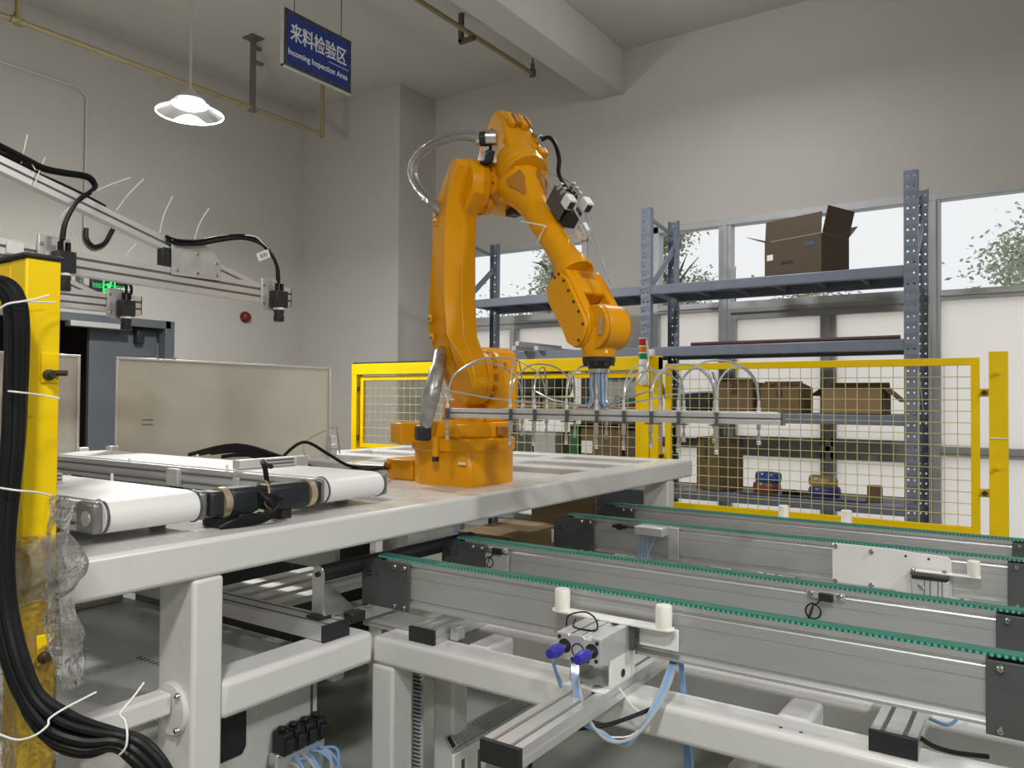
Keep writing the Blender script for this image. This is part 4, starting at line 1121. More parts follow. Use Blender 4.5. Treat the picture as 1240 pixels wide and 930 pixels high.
tag(obj('loose_cable', b, M['rubber']), 'thin black cable looping below the foreground module', 'cable')
pb = thing('peg_bar', 'white bar with two round white pegs in front of the nearest conveyor', 'peg bar', (-.915, 1.80, .83))
b = MB(); b.prism([(-1.09, 1.808), (-1.082, 1.792), (-1.06, 1.787), (-.77, 1.787), (-.752, 1.792), (-.744, 1.808), (-.752, 1.824), (-.77, 1.829), (-1.06, 1.829), (-1.082, 1.824)], lambda u, v: (u, v, .8385), lambda u, v: (u, v, .8445)); obj('bar', b, M['nylon'], pb, bevel=.0012)
b = MB(); b.box((-.846, 1.824, .785), (-.742, 1.829, .8385)); obj('drop_plate', b, M['nylon'], pb, bevel=.002)
for x in (-1.06, -.773):
    b = MB(); b.lathe((x, 1.808, .8445), (0, 0, 1), [(0, 0), (.0205, 0), (.0205, .050), (.0185, .0535), (0, .0535)], 28); obj('peg', b, M['peg'], pb)

# ================================================================== WHITE BELT CONVEYORS ON THE TABLE
RX = -1.865; RZ = 1.112; RR = .040
def white_belt(y0, y1, label):
    t = thing('white_belt_conveyor', label, 'conveyor', (RX, (y0+y1)/2, 1.046), 'white belt conveyors on the table')
    x_far = -3.58
    b = MB()
    prof = []
    for i in range(13):
        a = math.pi/2 - math.pi*i/12
        prof.append((RX + RR*math.cos(a), RZ + RR*math.sin(a)))
    prof += [(x_far, RZ-RR), (x_far-.03, RZ-.02), (x_far-.03, RZ+.02), (x_far, RZ+RR)]
    b.prism(prof, lambda u, v: (u, y0+.012, v), lambda u, v: (u, y1-.012, v)); obj('belt', b, M['belt'], t, angle=25)
    for yy, s in ((y0, -1), (y1, 1)):
        b = MB()
        ya, yb = (yy-.010, yy+.010)
        b.box((x_far, ya, RZ-.036), (RX-.05, yb, RZ+.036)); b.box((x_far, ya+s*.003, RZ-.008), (RX-.05, yb+s*.003, RZ+.008))
        obj('side_rail', b, M['alu'], t, bevel=.002)
        b = MB()
        b.box((x_far, yy+s*.0135-.0005, RZ+.012), (RX-.06, yy+s*.0135+.0005, RZ+.018)); b.box((x_far, yy+s*.0135-.0005, RZ-.02), (RX-.06, yy+s*.0135+.0005, RZ-.014)); obj('rail_slot', b, M['groove'], t)
        b = MB(); b.box((RX-.055, yy-.014, RZ-.038), (RX+.026, yy+.014, RZ+.038)); obj('bearing_block', b, M['block'], t, bevel=.010)
        b = MB(); b.lathe((RX, yy+s*.014, RZ), (0, s, 0), [(0, 0), (.018, 0), (.018, .004), (.012, .005), (0, .005)], 20); obj('bearing_cap', b, M['bracket'], t)
        b = MB(); b.cyl((RX, yy-s*.014, RZ), (RX, yy-s*.020, RZ), RR+.003, seg=28); obj('roller_edge', b, M['gun'], t)
        for xx in (-2.05, -2.6, -3.3):
            b = MB(); b.box((xx-.025, yy-.010, 1.0425), (xx+.025, yy+.010, RZ-.036)); obj('support_foot', b, M['black'], t)
        b = MB(); b.box((-2.62, yy+s*.01, RZ-.03), (-2.55, yy+s*.030, RZ+.03)); obj('rail_clamp', b, M['bracket'], t, bevel=.003)
        b = MB(); b.box((-2.25, yy+s*.010, RZ-.01), (-2.22, yy+s*.022, RZ+.02)); obj('rail_clamp', b, M['bracket'], t, bevel=.003)
        b = MB(); b.cyl((-2.30, yy+s*.006, RZ+.036), (-2.30, yy+s*.006, RZ+.058), .004, seg=8); b.cyl((-2.9, yy+s*.006, RZ+.036), (-2.9, yy+s*.006, RZ+.05), .004, seg=8); obj('guide_pin', b, M['nylon'], t)
    return t
w1 = white_belt(.985, 1.265, 'front white belt conveyor on the table, nearest the yellow post')
w2 = white_belt(1.675, 1.955, 'rear white belt conveyor on the table, beside the robot base')
def motor(ya, yb, y_flange, label, sgn, xoff=0):
    t = thing('drive_motor', label, 'motor', (RX, (ya+yb)/2, 1.07), 'belt drive motors')
    b = MB(); b.box((RX-.038+xoff, min(ya, yb), RZ-.036), (RX+.036+xoff, max(ya, yb), RZ+.038)); obj('motor_body', b, M['motor'], t, bevel=.014)
    b = MB(); b.cyl((RX+xoff, ya, RZ), (RX+xoff, ya - sgn*.022, RZ), .042, seg=28); obj('brass_ring', b, M['brass'], t)
    b = MB(); b.box((RX-.036+xoff, min(ya-sgn*.022, y_flange), RZ-.034), (RX+.034+xoff, max(ya-sgn*.022, y_flange), RZ+.034)); obj('gearbox', b, M['black'], t, bevel=.008)
    b = MB(); b.box((RX-.05, (ya+yb)/2-.02, 1.0435), (RX+.03, (ya+yb)/2+.02, 1.078)); obj('motor_foot', b, M['black'], t, bevel=.004)
    return t
mo1 = motor(1.345, 1.440, 1.281, 'short black drive motor of the front white belt', 1)
mo2 = motor(1.612, 1.460, 1.659, 'long black drive motor of the rear white belt', -1, .012)
rnd = random.Random(6)
for i in range(6):
    b = MB(); j = i*.006
    b.tube([(RX+.03, 1.43+j, 1.14-.004*i), (RX+.06+j, 1.44+j, 1.115), (RX+.075+j*.6, 1.455-j, 1.078), (RX+.07, 1.42-j*2, 1.056+.003*i), (RX+.06, 1.36-j, 1.052+.003*i), (RX+.045, 1.30, 1.052)], .0055, 6, 5)
    obj('motor_cable', b, M['rubber'], mo1)
b = MB(); b.tube([(RX-.02, 1.47, 1.15), (RX+.02, 1.468, 1.16), (RX+.045, 1.46, 1.13), (RX+.04, 1.45, 1.10), (RX+.055, 1.47, 1.075)], .003, 6, 4); p = obj('yellow_wire', b, M['goldtape'], mo2)
b = MB(); b.tube([(RX-.04, 1.52, 1.15), (RX-.05, 1.52, 1.19), (RX-.10, 1.55, 1.205), (RX-.15, 1.60, 1.19), (RX-.17, 1.64, 1.18)], .008, 6, 4); obj('motor_cable', b, M['rubber'], mo2)
for k in range(2):
    b = MB(); s_ = k*.13
    b.prism([(-.03, 0), (.0, -.012), (.06, -.012), (.06, .012), (0, .012)], lambda u, v: (RX-.03+u, 1.32+s_+v, 1.046), lambda u, v: (RX-.03+u, 1.32+s_+v, 1.072)); obj('cable_clip', b, M['black'], mo1)
# guide blocks standing above the belts
gb = thing('side_guide', 'small slotted aluminium guide standing over the rear white belt', 'guide', (-2.2, 1.98, 1.15))
b = MB(); b.box((-2.30, 1.69, 1.155), (-2.26, 1.93, 1.185)); obj('guide_bar', b, M['aluB'], gb, bevel=.002)
b = MB()
for z in (1.162, 1.174): b.box((-2.259, 1.80, z), (-2.2575, 1.92, z+.006))
obj('guide_slot', b, M['groove'], gb)
b = MB(); b.box((-2.30, 1.93, 1.07), (-2.26, 1.99, 1.185)); obj('guide_post', b, M['bracket'], gb, bevel=.002)
gb = thing('side_guide', 'small slotted aluminium guide over the front white belt by the post', 'guide', (-2.2, .99, 1.15))
b = MB(); b.box((-2.34, .99, 1.155), (-2.30, 1.13, 1.182)); obj('guide_bar', b, M['aluB'], gb, bevel=.002)
b = MB()
for z in (1.161, 1.172): b.box((-2.299, 1.06, z), (-2.2975, 1.125, z+.006))
obj('guide_slot', b, M['groove'], gb)
# cables lying at the robot side of the rear belt
rcb = thing('cable_bundle', 'bundle of black cables running over the rear belt to the robot base', 'cables', (-2.5, 2.1, 1.06))
for i in range(7):
    j = i*.012
    b = MB(); b.tube([(-3.0+.07*i, 1.99+.004*i, 1.155+.006*(i % 3)), (-2.72+j*3, 2.02, 1.205-.010*i), (-2.45+j, 2.03+j, 1.165-.006*i), (-2.38, 2.12+j, 1.115), (-2.33-j, 2.28, 1.10), (-2.35-j, 2.45, 1.10), (-2.42, 2.56+j, 1.09)], .009 if i < 4 else .005, 6, 5)
    obj('cable', b, M['rubber'], rcb)
b = MB(); b.tube([(-2.50, 2.05, 1.15), (-2.46, 2.10, 1.21), (-2.43, 2.14, 1.22), (-2.40, 2.22, 1.17), (-2.36, 2.3, 1.12), (-2.42, 2.5, 1.10)], .007, 6, 5)
obj('cable', b, M['rubber'], rcb)
b = MB(); b.tube([(-3.58, 3.40, 1.06), (-3.5, 3.30, 1.20), (-3.2, 3.0, 1.24), (-2.75, 2.4, 1.20), (-2.50, 2.22, 1.12), (-2.40, 2.25, 1.09), (-2.42, 2.35, 1.12)], .004, 6, 5)
tag(obj('earth_wire', b, M['goldtape']), 'thin yellow green wire curling above the black cables', 'wire')

# ---- upright sheet metal guards at the far end of the belts
def guard(x, y0, y1, z0, z1, label):
    t = thing('sheet_metal_guard', label, 'guard', (x, (y0+y1)/2, z0), 'sheet metal guards')
    b = MB(); b.box((x-.004, y0, z0), (x, y1, z1)); obj('sheet', b, M['sheet'], t)
    b = MB()
    for yy in (y0, y1): b.box((x, yy-.006, z0), (x+.012, yy+.006, z1))
    b.box((x, y0-.006, z1-.006), (x+.012, y1+.006, z1+.006)); obj('folded_edge', b, M['aluB'], t, bevel=.002)
    for yy in (y0-.02, y1+.02):
        b = MB(); b.box((x-.01, yy-.022, 1.046), (x+.03, yy+.022, z0+.12)); b.box((x+.0, yy-.03, z0+.04), (x+.04, yy+.03, z0+.07)); obj('clamp_bracket', b, M['aluB'], t, bevel=.004)
    for k in (.15, .22):
        b = MB(); b.cyl((x+.006, y0+(y1-y0)*k, z1+.006), (x+.006, y0+(y1-y0)*k, z1+.018), .008, seg=10); obj('edge_stud', b, M['screw'], t)
    return t
g1 = guard(-3.62, 2.015, 3.345, 1.048, 1.580, 'large sheet metal guard standing behind the rear white belt')
guard(-3.62, .75, 1.835, 1.048, 1.580, 'sheet metal guard half hidden by the yellow post at the left')
b = MB(); b.box((-3.6195, 2.145, 1.285), (-3.618, 2.20, 1.288)); b.box((-3.6195, 2.145, 1.262), (-3.618, 2.20, 1.265)); obj('hole_label', b, M['black_ink'], g1)

# ================================================================== ROBOT ARM
RO = Vector((-2.075, 2.69, 0)); RA = Vector((.91997, -.39199, 0)); RN = Vector((-.39199, -.91997, 0))
def W(ax, nn, z): return RO + RA*ax + RN*nn + Vector((0, 0, z))
def Wt(t): return W(*t)
rb = thing('industrial_robot', 'big orange six axis industrial robot arm standing on the white table', 'robot', (RO.x, RO.y, 1.044))
def rpart(nm, b, m='orange', bev=.006, parent=None, angle=35, seg=3):
    return obj(nm, b, M[m], parent or rb, bevel=bev, seg=seg, angle=angle)
# base
def base_ring(z, k):
    """round plan at the top (k=0), squared towards the front right corner at the foot (k=1)"""
    pts = []
    for i in range(72):
        t = 2*math.pi*i/72
        r = .211
        c, s_ = math.cos(t), math.sin(t)
        sq = min(.184/max(abs(c), 1e-3), .190/max(abs(s_), 1e-3))
        w = 1.0 if (c > -.02 and s_ < .02) else max(0, 1 - 2.2*max(-c - .02 if c < 0 else 0, s_ - .02 if s_ > 0 else 0))
        rr = r*(1 - w*k) + min(sq, .262)*w*k
        pts.append(Vector((RO.x + .003 + rr*c, RO.y + rr*s_, z)))
    return pts
b = MB(); b.loft([base_ring(1.044, 1), base_ring(1.052, 1), base_ring(1.10, .8), base_ring(1.15, .35), base_ring(1.186, .1)]); rpart('base', b, bev=0, angle=50)
b = MB(); b.prism([(-2.26, 2.57), (-2.26, 2.80), (-2.44, 2.80), (-2.44, 2.60), (-2.38, 2.575)], lambda u, v: (u, v, 1.044), lambda u, v: (u, v, 1.132)); rpart('connector_box', b)
for yy in (2.64, 2.70, 2.76):
    b = MB(); b.lathe((-2.44, yy, 1.09), (-1, 0, 0), [(0, 0), (.022, 0), (.022, .02), (.016, .03), (0, .03)], 16); rpart('socket', b, 'black', 0)
b = MB(); b.cyl((-2.405, 2.577, 1.105), (-2.405, 2.560, 1.105), .014, seg=14); rpart('socket', b, 'orange_dark', 0)
b = MB(); b.box((-1.95, 2.4945, 1.135), (-1.915, 2.4965, 1.145)); rpart('logo_plate', b, 'paper', 0)
# rotating turret
b = MB(); b.lathe(RO, (0, 0, 1), [(0, 1.183), (.216, 1.183), (.222, 1.188), (.222, 1.232), (.216, 1.238), (0, 1.238)], 56); rpart('turret_ring', b, bev=.002)
TP = [(-.20, .09), (-.20, -.12), (-.12, -.19), (.06, -.205), (.17, -.13), (.205, 0), (.17, .12), (.08, .195), (-.12, .18)]
b = MB(); b.prism(TP, lambda u, v: W(u, v, 1.236), lambda u, v: W(u, v, 1.305)); tr = rpart('turret', b, bev=.012)
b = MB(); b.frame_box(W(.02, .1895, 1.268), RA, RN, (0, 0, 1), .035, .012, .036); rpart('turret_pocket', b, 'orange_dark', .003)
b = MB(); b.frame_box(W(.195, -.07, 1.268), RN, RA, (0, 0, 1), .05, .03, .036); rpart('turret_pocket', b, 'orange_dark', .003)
# side cable plate with black elbow box
b = MB(); b.frame_box(Wt((-0.046,0.250,1.256)), (.93, -.37, 0), (.37, .93, 0), (0, 0, 1), .10, .10, .085); rpart('cable_plate', b, bev=.006)
b = MB(); b.lathe(Wt((-0.051,0.270,1.283)), (-.93, .37, 0), [(0, 0), (.013, 0), (.013, .018), (.009, .026), (0, .026)], 16); rpart('air_fitting', b, 'darkscrew', 0)
b = MB(); b.frame_box(Wt((0.135,0.262,1.263)), (.86, -.5, 0), (.5, .86, 0), (0, 0, 1), .065, .055, .065); rpart('elbow_box', b, 'black', .012)
# stop pin
b = MB(); q = W(.125, .20, 0); b.cyl((q.x, q.y, 1.165), (q.x, q.y, 1.245), .014, seg=18); sp = rpart('stop_pin', b, 'orange', .002)
b = MB(); b.cyl((q.x, q.y, 1.146), (q.x, q.y, 1.165), .0145, seg=18); rpart('pin_tip', b, 'black', .001, sp)
# shoulder housing
SP = [(-.17, 1.30), (.115, 1.30), (.125, 1.56), (.105, 1.60), (.06, 1.622), (-.08, 1.622), (-.15, 1.58), (-.17, 1.50)]
b = MB(); b.prism(SP, lambda u, v: W(u, -.20, v), lambda u, v: W(u, -.045, v)); rpart('shoulder_housing', b, bev=.014)
b = MB(); b.prism([(-.15, 1.30), (.10, 1.30), (.08, 1.40), (-.13, 1.40)], lambda u, v: W(u, -.05, v), lambda u, v: W(u, .03, v)); rpart('shoulder_rib', b, bev=.01)
J2 = (.128, 1.49); J3 = (.125, 2.285)
b = MB(); b.lathe(W(J2[0], -.06, J2[1]), RN, [(0, 0), (.108, 0), (.118, .012), (.118, .030), (.106, .034), (.106, .052), (.114, .056), (.114, .082), (0, .082)], 48); rpart('shoulder_joint', b, bev=.002)
for i in range(14):
    a = 2*math.pi*i/14
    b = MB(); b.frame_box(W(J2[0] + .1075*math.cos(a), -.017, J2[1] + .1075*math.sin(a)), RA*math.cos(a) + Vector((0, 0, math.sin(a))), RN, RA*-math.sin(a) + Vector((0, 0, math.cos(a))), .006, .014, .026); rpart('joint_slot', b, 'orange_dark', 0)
b = MB(); b.cyl(W(.09, -.12, 1.545), W(.135, -.12, 1.545), .013, seg=14); rpart('eye_bolt_hole', b, 'orange_dark', 0)
# lower arm
def n_out(z):
    if z > 2.12: return .17 - .055*min(1, (z-2.12)/.24)
    if z > 1.68: return .17
    return .085 + .085*max(0, (z-1.42)/.26)
arc = []
for i in range(13):
    a = math.radians(195 + 165*i/12)
    arc.append((J2[0] + .116*math.cos(a), J2[1] + .116*math.sin(a)))
arc2 = []
for i in range(9):
    a = math.radians(0 + 165*i/8)
    arc2.append((J3[0] + .112*math.cos(a), J3[1] + .112*math.sin(a)))
outline = arc + [(J2[0]+.09, 1.56), (.150, 1.66), (.134, 1.80), (.130, 2.05), (.140, 2.16)] + [(J3[0]+.10, J3[1]-.05)] + arc2 + [(.03, 2.17), (.018, 2.05), (-.002, 1.85), (-.014, 1.70), (-.006, 1.60)]
b = MB(); b.prism(outline, lambda u, v: W(u, .02, v), lambda u, v: W(u, min(.095, n_out(v)), v)); la = rpart('lower_arm', b, bev=.010, angle=30)
arcb = []
for i in range(13):
    a = math.radians(195 + 165*i/12)
    arcb.append((J2[0] + .114*math.cos(a), J2[1] + .114*math.sin(a)))
front = [(J2[0]+.09, 1.56), (.150, 1.66), (.134, 1.80), (.130, 2.05), (.150, 2.20), (.185, 2.30), (.205, 2.345), (.185, 2.372), (.150, 2.372), (.125, 2.34), (.075, 2.24), (.05, 2.20), (.022, 2.17), (.020, 2.05), (-.002, 1.85), (-.014, 1.70), (-.006, 1.60)]
def n_o2(z): return n_out(z) if z < 2.1 else .17 - .02*max(0, (z-2.25)/.12)
b = MB(); b.prism(arcb + front, lambda u, v: W(u, min(.09, n_out(v)-.004), v), lambda u, v: W(u, n_o2(v), v)); rpart('arm_shell', b, bev=.008, angle=30, parent=la)
for zz, uu in ((1.735, .012), (1.655, .014), (2.135, .048), (2.185, .055)):
    b = MB(); b.frame_box(W(uu, n_out(zz)+.002, zz), RA, RN, (0, 0, 1), .030, .008, .030); k = rpart('cover_tab', b, bev=.003, parent=la)
    b = MB(); b.cyl(W(uu-.004, n_out(zz)+.006, zz), W(uu-.004, n_out(zz)+.008, zz), .005, seg=8); obj('tab_screw', b, M['darkscrew'], la)
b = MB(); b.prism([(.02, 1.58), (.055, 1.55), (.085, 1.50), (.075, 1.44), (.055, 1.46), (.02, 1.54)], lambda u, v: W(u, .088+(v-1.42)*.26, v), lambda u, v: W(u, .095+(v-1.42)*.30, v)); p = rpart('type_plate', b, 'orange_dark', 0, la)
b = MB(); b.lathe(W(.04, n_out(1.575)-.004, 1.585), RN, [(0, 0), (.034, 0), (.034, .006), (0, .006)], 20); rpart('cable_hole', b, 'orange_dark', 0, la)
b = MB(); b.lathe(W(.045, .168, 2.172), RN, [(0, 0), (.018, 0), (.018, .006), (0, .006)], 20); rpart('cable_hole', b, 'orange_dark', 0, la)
# elbow
b = MB(); b.lathe(W(J3[0], .03, J3[1]), -RN, [(0, 0), (.112, 0), (.112, .018), (.104, .022), (.104, .032), (.112, .036), (.112, .06), (0, .06)], 44); rpart('elbow_joint', b, bev=.002)
for i in range(12):
    a = 2*math.pi*i/12
    b = MB(); b.cyl(W(J3[0]+.108*math.cos(a), .0, J3[1]+.108*math.sin(a)), W(J3[0]+.108*math.cos(a), .008, J3[1]+.108*math.sin(a)), .006, seg=8); rpart('joint_bolt', b, 'orange_dark', 0)
A1 = Vector((0.524,-0.085,2.028)); A2 = Vector((0.646,-0.085,1.891))
V4 = (A2 - A1); V4.y = 0; V4.normalize()
def ax4(t, n=-.085, up_=0.0):
    """point along the forearm axis (t metres from A1), offset up_ square to it"""
    p = A1 + V4*t
    return W(p.x + V4.z*-1*up_*1.0, n, p.z + V4.x*up_)
E0 = Vector((0.344,-0.085,2.296))
D4 = (RA*V4.x + Vector((0, 0, V4.z))).normalized()
U4 = (RA*(-V4.z) + Vector((0, 0, V4.x))).normalized()
EP = [(.085, 2.50), (.150, 2.605), (.185, 2.615), (.255, 2.55), (.315, 2.45), (.37, 2.36), (.37, 2.27), (.33, 2.215), (.22, 2.19), (.12, 2.185), (.045, 2.215), (.035, 2.33)]
def n_el(u, v): return -.185 if v < 2.52 else -.185 + (v-2.52)*.6
b = MB(); b.prism(EP, lambda u, v: W(u, -.015 - max(0, (v-2.5))*.25, v), lambda u, v: W(u, n_el(u, v), v)); rpart('elbow_casting', b, bev=.026, seg=4)
for k in (-.055, -.115):
    c = W(.262, k, 2.548)
    b = MB(); b.frame_box(c + U4*.0, D4, RN, U4, .085, .030, .03); rpart('casting_rib', b, bev=.008)
    b = MB(); b.frame_box(c + RN*-.024 + U4*.008 + D4*.005, D4, RN, U4, .07, .014, .018); rpart('rib_pocket', b, 'orange_dark', .003)
b = MB(); b.lathe(Wt((E0.x, E0.y, E0.z)) - D4*.13, D4, [(0, 0), (.084, 0), (.094, .03), (.096, .085), (.091, .088), (.091, .093), (.097, .097), (.097, .125), (0, .125)], 48); rpart('forearm_joint', b, bev=.002)
b = MB(); b.cyl(W(.235, -.04, 2.20), W(.235, -.006, 2.245), .022, seg=18); rpart('plug', b, 'orange_dark', .001)
b = MB(); b.cyl(W(.17, -.01, 2.245), W(.17, -.006, 2.245), .024, seg=18); rpart('plug', b, 'orange_dark', .001)
b = MB(); b.frame_box(W(.24, -.10, 2.175), RA, RN, (0, 0, 1), .07, .05, .03); rpart('cable_outlet', b, 'black', .004)
b = MB(); b.frame_box(W(.34, -.16, 2.40), D4, RN, U4, .05, .04, .05); rpart('hook_lug', b, bev=.006)
# connector plate and hose on the back of the elbow
CP = (0.207,0.000,2.421)
cpl = W(CP[0], .004, CP[2])
b = MB(); b.prism([(-.055, -.02), (-.04, .055), (0, .085), (.03, .07), (.03, -.03), (0, -.085), (-.03, -.08)], lambda u, v: cpl + RA*(u*.62 + v*.34) + Vector((0, 0, v)) + RN*.0, lambda u, v: cpl + RA*(u*.62 + v*.34) + Vector((0, 0, v)) + RN*.014); rpart('connector_plate', b, 'black', .004)
b = MB(); b.lathe(Wt((0.250,0.030,2.459)) , (RN*.75 - RA*.65), [(0, -.03), (.030, -.03), (.032, 0), (.034, .02), (.028, .03), (.027, .055), (0, .055)], 24); rpart('hose_gland', b, 'steel', .002)
b = MB(); b.lathe(Wt((0.247,0.060,2.450)) , (RN*.75 - RA*.65), [(0, -.012), (.029, -.012), (.029, .012), (0, .012)], 24); rpart('gland_ring', b, 'black', .002)
b = MB(); b.frame_box(Wt((0.231,0.030,2.383)), RA, RN, (.3, 0, 1), .05, .04, .05); rpart('black_plug', b, 'black', .008)
hp = [(0.238,0.050,2.455), (0.162,0.100,2.480), (0.064,0.140,2.486), (-0.052,0.170,2.470), (-0.144,0.180,2.428), (-0.143,0.180,2.355), (-0.044,0.180,2.268), (0.055,0.175,2.199), (0.059,0.150,2.174)]
b = MB(); b.tube([Wt(p) for p in hp], .021, 14, 6); p = rpart('clear_hose', b, 'clearhose', 0); p['label'] = 'clear hose looping behind the elbow'
b = MB(); b.tube([Wt(p) + Vector((0, 0, -.006)) for p in hp], .008, 8, 6); rpart('inner_cable', b, 'hose', 0)
b = MB(); b.tube([Wt(p) + Vector((0.004, 0, .008)) for p in hp], .005, 8, 6); rpart('inner_cable', b, 'black', 0)
hp2 = [(0.043,0.140,1.588), (0.131,0.200,1.509), (0.164,0.235,1.435), (0.160,0.250,1.359), (0.149,0.255,1.303), (0.135,0.255,1.276)]
b = MB(); b.tube([Wt(p) for p in hp2], [.026, .033, .034, .030, .028, .026], 16, 6); p = rpart('sleeve_hose', b, 'hose', 0); p['label'] = 'silver sleeved hose bundle'
# forearm
e4 = (Wt((E0.x, E0.y, E0.z)) - ax4(0)).dot(D4)
b = MB(); b.lathe(ax4(0), D4, [(0, e4-.02), (.095, e4-.02), (.095, e4+.006), (.086, e4+.03), (.070, e4+.085), (.058, e4+.15), (.053, .06), (.053, .13), (.060, .17), (.068, .20), (.070, .235), (0, .235)], 44); fo = rpart('forearm', b, bev=.002)
for (nn, uu, tt, sn, su) in ((.062, .045, .045, .045, .05), (-.045, .066, .045, .055, .03)):
    c = ax4(e4+tt) + RN*nn*1.03 + U4*uu*1.03
    nrm = (RN*nn + U4*uu).normalized(); tng = D4.cross(nrm)
    nrm = (nrm + D4*.28).normalized(); dd = tng.cross(nrm)
    b = MB(); b.prism([(-.030, -.034), (.0, -.036), (.030, -.022), (.075, -.006), (.075, .006), (.030, .022), (.0, .036), (-.030, .034)], lambda u, v: c + dd*(-u) + tng*v - nrm*.012, lambda u, v: c + dd*(-u) + tng*v + nrm*.008); rpart('forearm_pocket', b, 'orange_dark', .002, fo)
# valve block on the forearm
vc = Vector(ax4(-.03)) - RN*.035 + U4*.095
b = MB(); b.frame_box(vc - D4*.01, D4, RN, U4, .13, .055, .075); vb2 = rpart('valve_block', b, 'black', .006)
b = MB(); b.frame_box(vc + RN*.036 - D4*.035 + U4*.01, D4, RN, U4, .12, .006, .085); rpart('valve_plate', b, 'gun', .002)
for k, (du, dn) in enumerate(((.055, .032), (.055, -.048))):
    b = MB(); b.frame_box(vc + U4*du + RN*dn + D4*.02, D4, RN, U4, .045, .036, .045); rpart('solenoid', b, 'nylon', .004)
    b = MB(); b.frame_box(vc + U4*du + RN*dn + D4*.044, D4, RN, U4, .003, .024, .03); rpart('solenoid_face', b, 'black', .002)
for k in range(6):
    q = vc + U4*(.045+.012*(k % 2)) - D4*(.07-.03*(k//2)) + RN*(.03-.05*(k % 2))
    b = MB(); b.lathe(q, U4, [(0, 0), (.011, 0), (.011, .016), (.007, .018), (.007, .03), (0, .03)], 12); rpart('push_fitting', b, 'steel', 0)
b = MB(); b.frame_box(vc - RN*.045 + D4*.085 - U4*.02, D4, RN, U4, .05, .03, .05); rpart('bracket_tab', b, 'nylon', .002)
b = MB(); b.tube([W(.30, -.17, 2.46), W(.36, -.18, 2.47), W(.41, -.18, 2.43), W(.44, -.18, 2.36), W(.455, -.17, 2.29), vc + U4*.06], .0085, 8, 5); rpart('valve_cable', b, 'rubber', 0)
b = MB(); b.lathe(W(.285, -.165, 2.485), D4 + U4*.5, [(0, -.03), (.022, -.03), (.022, .03), (.016, .05), (0, .05)], 16); rpart('cable_gland', b, 'steel', .002)
tubs = [[(0.328,-0.170,2.345), (0.384,-0.200,2.312), (0.484,-0.200,2.262), (0.536,-0.190,2.210)],
        [(0.368,-0.150,2.315), (0.404,-0.170,2.249), (0.427,-0.170,2.211)],
        [(0.550,-0.120,2.184), (0.647,-0.110,2.093), (0.716,-0.110,1.998), (0.784,-0.110,1.907), (0.825,-0.110,1.842), (0.840,-0.120,1.803)],
        [(0.602,-0.180,2.137), (0.663,-0.160,2.054), (0.737,-0.140,1.953), (0.804,-0.120,1.866), (0.827,-0.120,1.819)]]
for p in tubs:
    b = MB(); b.tube([Wt(q) for q in p], .0042, 6, 5); rpart('air_tube', b, 'cleartube', 0)
for p in ([(0.569,-0.030,2.048), (0.536,0.000,2.060), (0.471,0.020,2.079)], [(0.572,-0.020,2.043), (0.540,-0.020,2.015), (0.529,-0.020,1.998)], [(0.588,-0.120,2.015), (0.660,-0.120,2.018)]):
    b = MB(); b.tube([Wt(q) for q in p], .0025, 5, 4); rpart('cable_tie', b, 'nylon', 0)
# wrist
def P2(lst): return [(p[0], p[2]) for p in lst]
WC = P2([(0.660,0.000,1.854), (0.685,0.000,1.859), (0.730,0.000,1.833), (0.836,0.000,1.683), (0.845,0.000,1.651), (0.832,0.000,1.615), (0.809,0.000,1.591), (0.780,0.000,1.582), (0.741,0.000,1.600), (0.702,0.000,1.656), (0.625,0.000,1.749), (0.608,0.000,1.805)])
b = MB(); b.prism(WC, lambda u, v: W(u, -.014, v), lambda u, v: W(u, 0, v)); wf = rpart('wrist_cover', b, bev=.004)
for q in ((0.690,0.000,1.850), (0.720,0.000,1.822), (0.748,0.000,1.784), (0.779,0.000,1.742), (0.808,0.000,1.705), (0.832,0.000,1.660), (0.809,0.000,1.605), (0.665,0.000,1.841)):
    b = MB(); b.cyl(W(q[0], -.002, q[2]), W(q[0], .004, q[2]), .0052, seg=8); obj('cover_screw', b, M['darkscrew'], wf)
WF = P2([(0.645,-0.014,1.863), (0.706,-0.014,1.870), (0.745,-0.014,1.826), (0.841,-0.014,1.695), (0.849,-0.014,1.643), (0.832,-0.014,1.604), (0.800,-0.014,1.583), (0.762,-0.014,1.582), (0.718,-0.014,1.602), (0.683,-0.014,1.658), (0.616,-0.014,1.754), (0.605,-0.014,1.807)])
b = MB(); b.prism(WF, lambda u, v: W(u, -.048, v), lambda u, v: W(u, -.013, v)); rpart('wrist_fork', b, bev=.008)
b = MB(); b.prism(WF, lambda u, v: W(u, -.182, v), lambda u, v: W(u, -.146, v)); rpart('wrist_fork', b, bev=.014, seg=4)
wm = [WF[11], WF[0], WF[1], ((WF[1][0]*.7+WF[2][0]*.3), (WF[1][1]*.7+WF[2][1]*.3)), WF[2]]
BPw = wm + [(WF[2][0]+.03, WF[2][1]-.045), (WF[2][0]-.01, WF[2][1]-.075), (WF[2][0]-.07, WF[2][1]-.075), (WF[11][0]+.01, WF[11][1]-.03)]
b = MB(); b.prism(BPw, lambda u, v: W(u, -.150, v), lambda u, v: W(u, -.044, v)); rpart('wrist_body', b, bev=.012)
b = MB(); q = WF[1]; b.frame_box(W(q[0]+.018, -.10, q[1]-.022), (RA*.62 + Vector((0, 0, -.78))), RN, (RA*.78 + Vector((0, 0, .62))), .035, .07, .006); rpart('wrist_inset', b, 'orange_dark', .003)
b = MB(); b.lathe(ax4(.175), D4, [(0, 0), (.066, 0), (.071, .015), (.071, .06), (0, .06)], 40); rpart('wrist_collar', b, bev=.003)
J5 = (0.839,-0.100,1.651)
J5 = (J5[0], J5[2])
